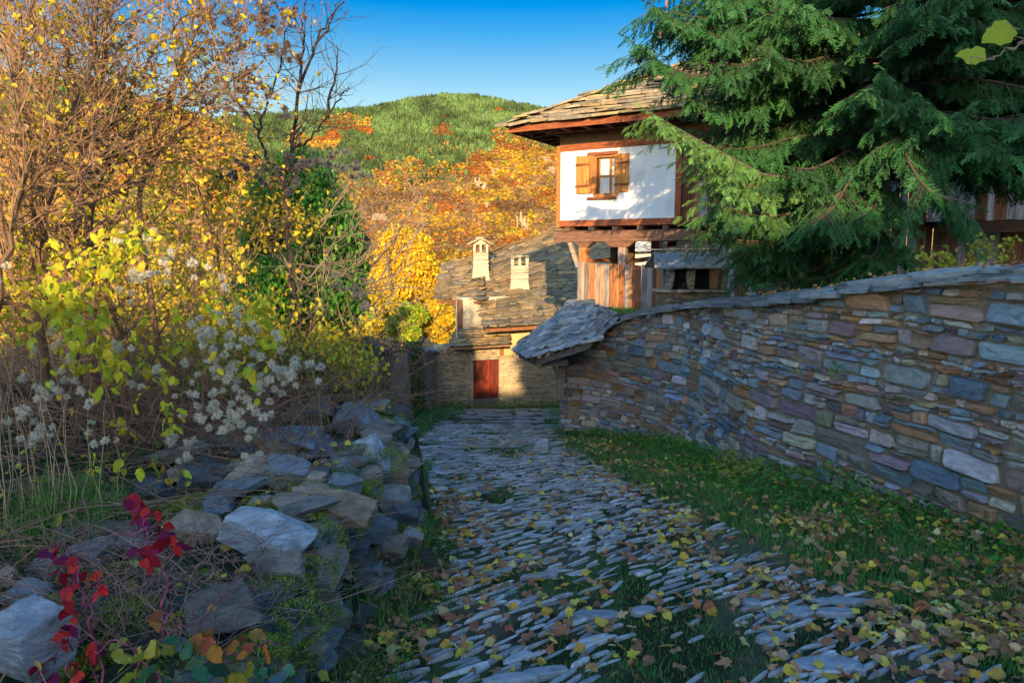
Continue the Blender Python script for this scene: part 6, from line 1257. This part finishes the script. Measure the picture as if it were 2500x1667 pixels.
for cols, q in (([[.36,.38,.04],[.42,.36,.05]], [(345,1580),(360,1600),(325,1610),(400,1570),(450,1570),(285,1590),(340,1645),(360,1660),(395,1600),(550,1640),(570,1650),(600,1630),(800,1650)]), ([[.45,.16,.03],[.5,.22,.04],[.38,.12,.05]], [(500,1560),(510,1590),(575,1570),(600,1590),(615,1560),(640,1575),(520,1550),(400,1530),(375,1500)]), ([[.05,.17,.07],[.08,.22,.10],[.12,.26,.12],[.06,.12,.12]], [(440,1545),(460,1570),(470,1620),(500,1630),(480,1655),(450,1640),(520,1625),(640,1625),(660,1650),(690,1640),(670,1620),(640,1655),(380,1640),(420,1665),(530,1660)])):
    pos = np.array([P(x+rng.normal(0,8),y+rng.normal(0,8),Yb+rng.normal(0,.05)) for x,y in q for _ in range(2)]); n1 = len(pos); leaves(mb, pos, (.035,.07), cols, 0, (HL[0]*np.array([1.15,1,1]),HL[1]), d=norm(np.stack([rng.normal(0,.8,n1), rng.normal(-.5,.3,n1), rng.normal(-.1,.5,n1)],1)))
mb.build('leaves', M_LEAF, bm)
# fallen dark branches on the rubble
for (lab, pth) in (('dark dead branch lying across the rubble under the dark blue stone', [(250,1150),(400,1165),(520,1160),(600,1185),(650,1215)]), ('lower dark dead branch reaching the pale boulder', [(120,1260),(300,1215),(440,1205),(560,1215),(600,1235)]), ('grey broken branch propped on the bank under the seed heads', [(470,1040),(520,1090),(560,1130)])):
    tw = Twigs((.07,.07,.08), .1); tw.path([P(x,y,bankY(x,y)-.10) for x,y in pth], .011, .004, 5, 4, .22, 0); o = tw.mb.build('dead_branch', M_BARK); tag(rehome(o), lab, 'branch')
# plant on the right wall, sprig over the cap, two yellow leaves close to the lens
o = empty('ivy', P(2040,890,7.6), 'small green ivy sprig growing out of the stone wall', 'ivy'); mb = MB(); q = P(2042,893,7.75)+rng.normal(0,1,(34,3))*[.06,.02,.06]; q[:,1] -= .12; q[:,0] -= .06; leaves(mb, q, (.035,.06), GRN, -.3, (MV,MF)); mb.build('leaves', M_LEAF, o)
tw = Twigs((.2,.12,.08)); tw.path([P(2042,893,7.8),P(2038,885,7.62),P(2030,875,7.6)], .004,.002); tw.build('stem', o)
o = empty('leafy_sprig', P(2300,640,7.4), 'yellow green leafy shoots rising behind the cap slabs at the right', 'plant'); tw = Twigs((.25,.16,.08)); mb = MB()
for pth in ([(2360,660),(2400,600),(2400,585)],[(2340,660),(2290,625),(2240,625)],[(2400,650),(2440,610),(2470,580)],[(2330,650),(2320,620),(2280,640)]): qq = tw.path([P(x,y,7.5) for x,y in pth], .004,.002, 5, 2, .15, 0); leaves(mb, np.repeat(qq,5,0)+rng.normal(0,.05,(len(qq)*5,3)), (.04,.07), [[.42,.38,.04],[.34,.34,.04]], -.2)
tw.build('stems', o); mb.build('leaves', M_LEAF, o)
o = empty('overhanging_twig', P(2440,90,2.2), 'two spotted yellow leaves on a twig hanging close by at the upper right corner', 'twig'); tw = Twigs((.35,.22,.15)); tw.path([P(2560,60,2.15),P(2500,95,2.15),P(2455,125,2.15),P(2405,150,2.15),P(2370,148,2.15)], .003,.0015, 5); tw.path([P(2500,95,2.15),P(2478,75,2.15),P(2460,60,2.15)], .002,.001,4); tw.build('stem', o)
for (cx,cy,d,s) in ((2478,72,[-1,.05,-.25],.11),(2408,146,[-1,.1,.35],.10)):
    mb = MB(); v = HL[0]*np.array([1.25,1,1.5]); scatter(mb, v, HL[1], np.array([P(cx,cy,2.15)]), frames(np.array([d]), np.array([[0,-.8,.6]])), np.array([s*.8]), np.array([[.42,.45,.03]])); mb.build('leaf', M_LEAF, o)
# bare bramble canes over the lower rubble
tw = Twigs((.26,.15,.13), .5)
for k in range(330):
    px, py = rng.uniform(60,760), rng.uniform(1330,1640); Y = max(bankY(px,py)-.03, 1.9); a = P(px,py,Y); e = rng.normal(0,1,3)*[.22,.12,.05]+[0,0,.16]
    tw.path([a, a+e*.6+[0,-.03,.06], a+e*1.2+[rng.normal(0,.06),-.03,rng.uniform(-.05,.1)]], rng.uniform(.0012,.003), .0008, 4)
tag(tw.mb.build('bramble_canes', M_TWIG), 'thin leafless purplish bramble canes criss-crossing the lower rubble', 'undergrowth', kind='stuff')
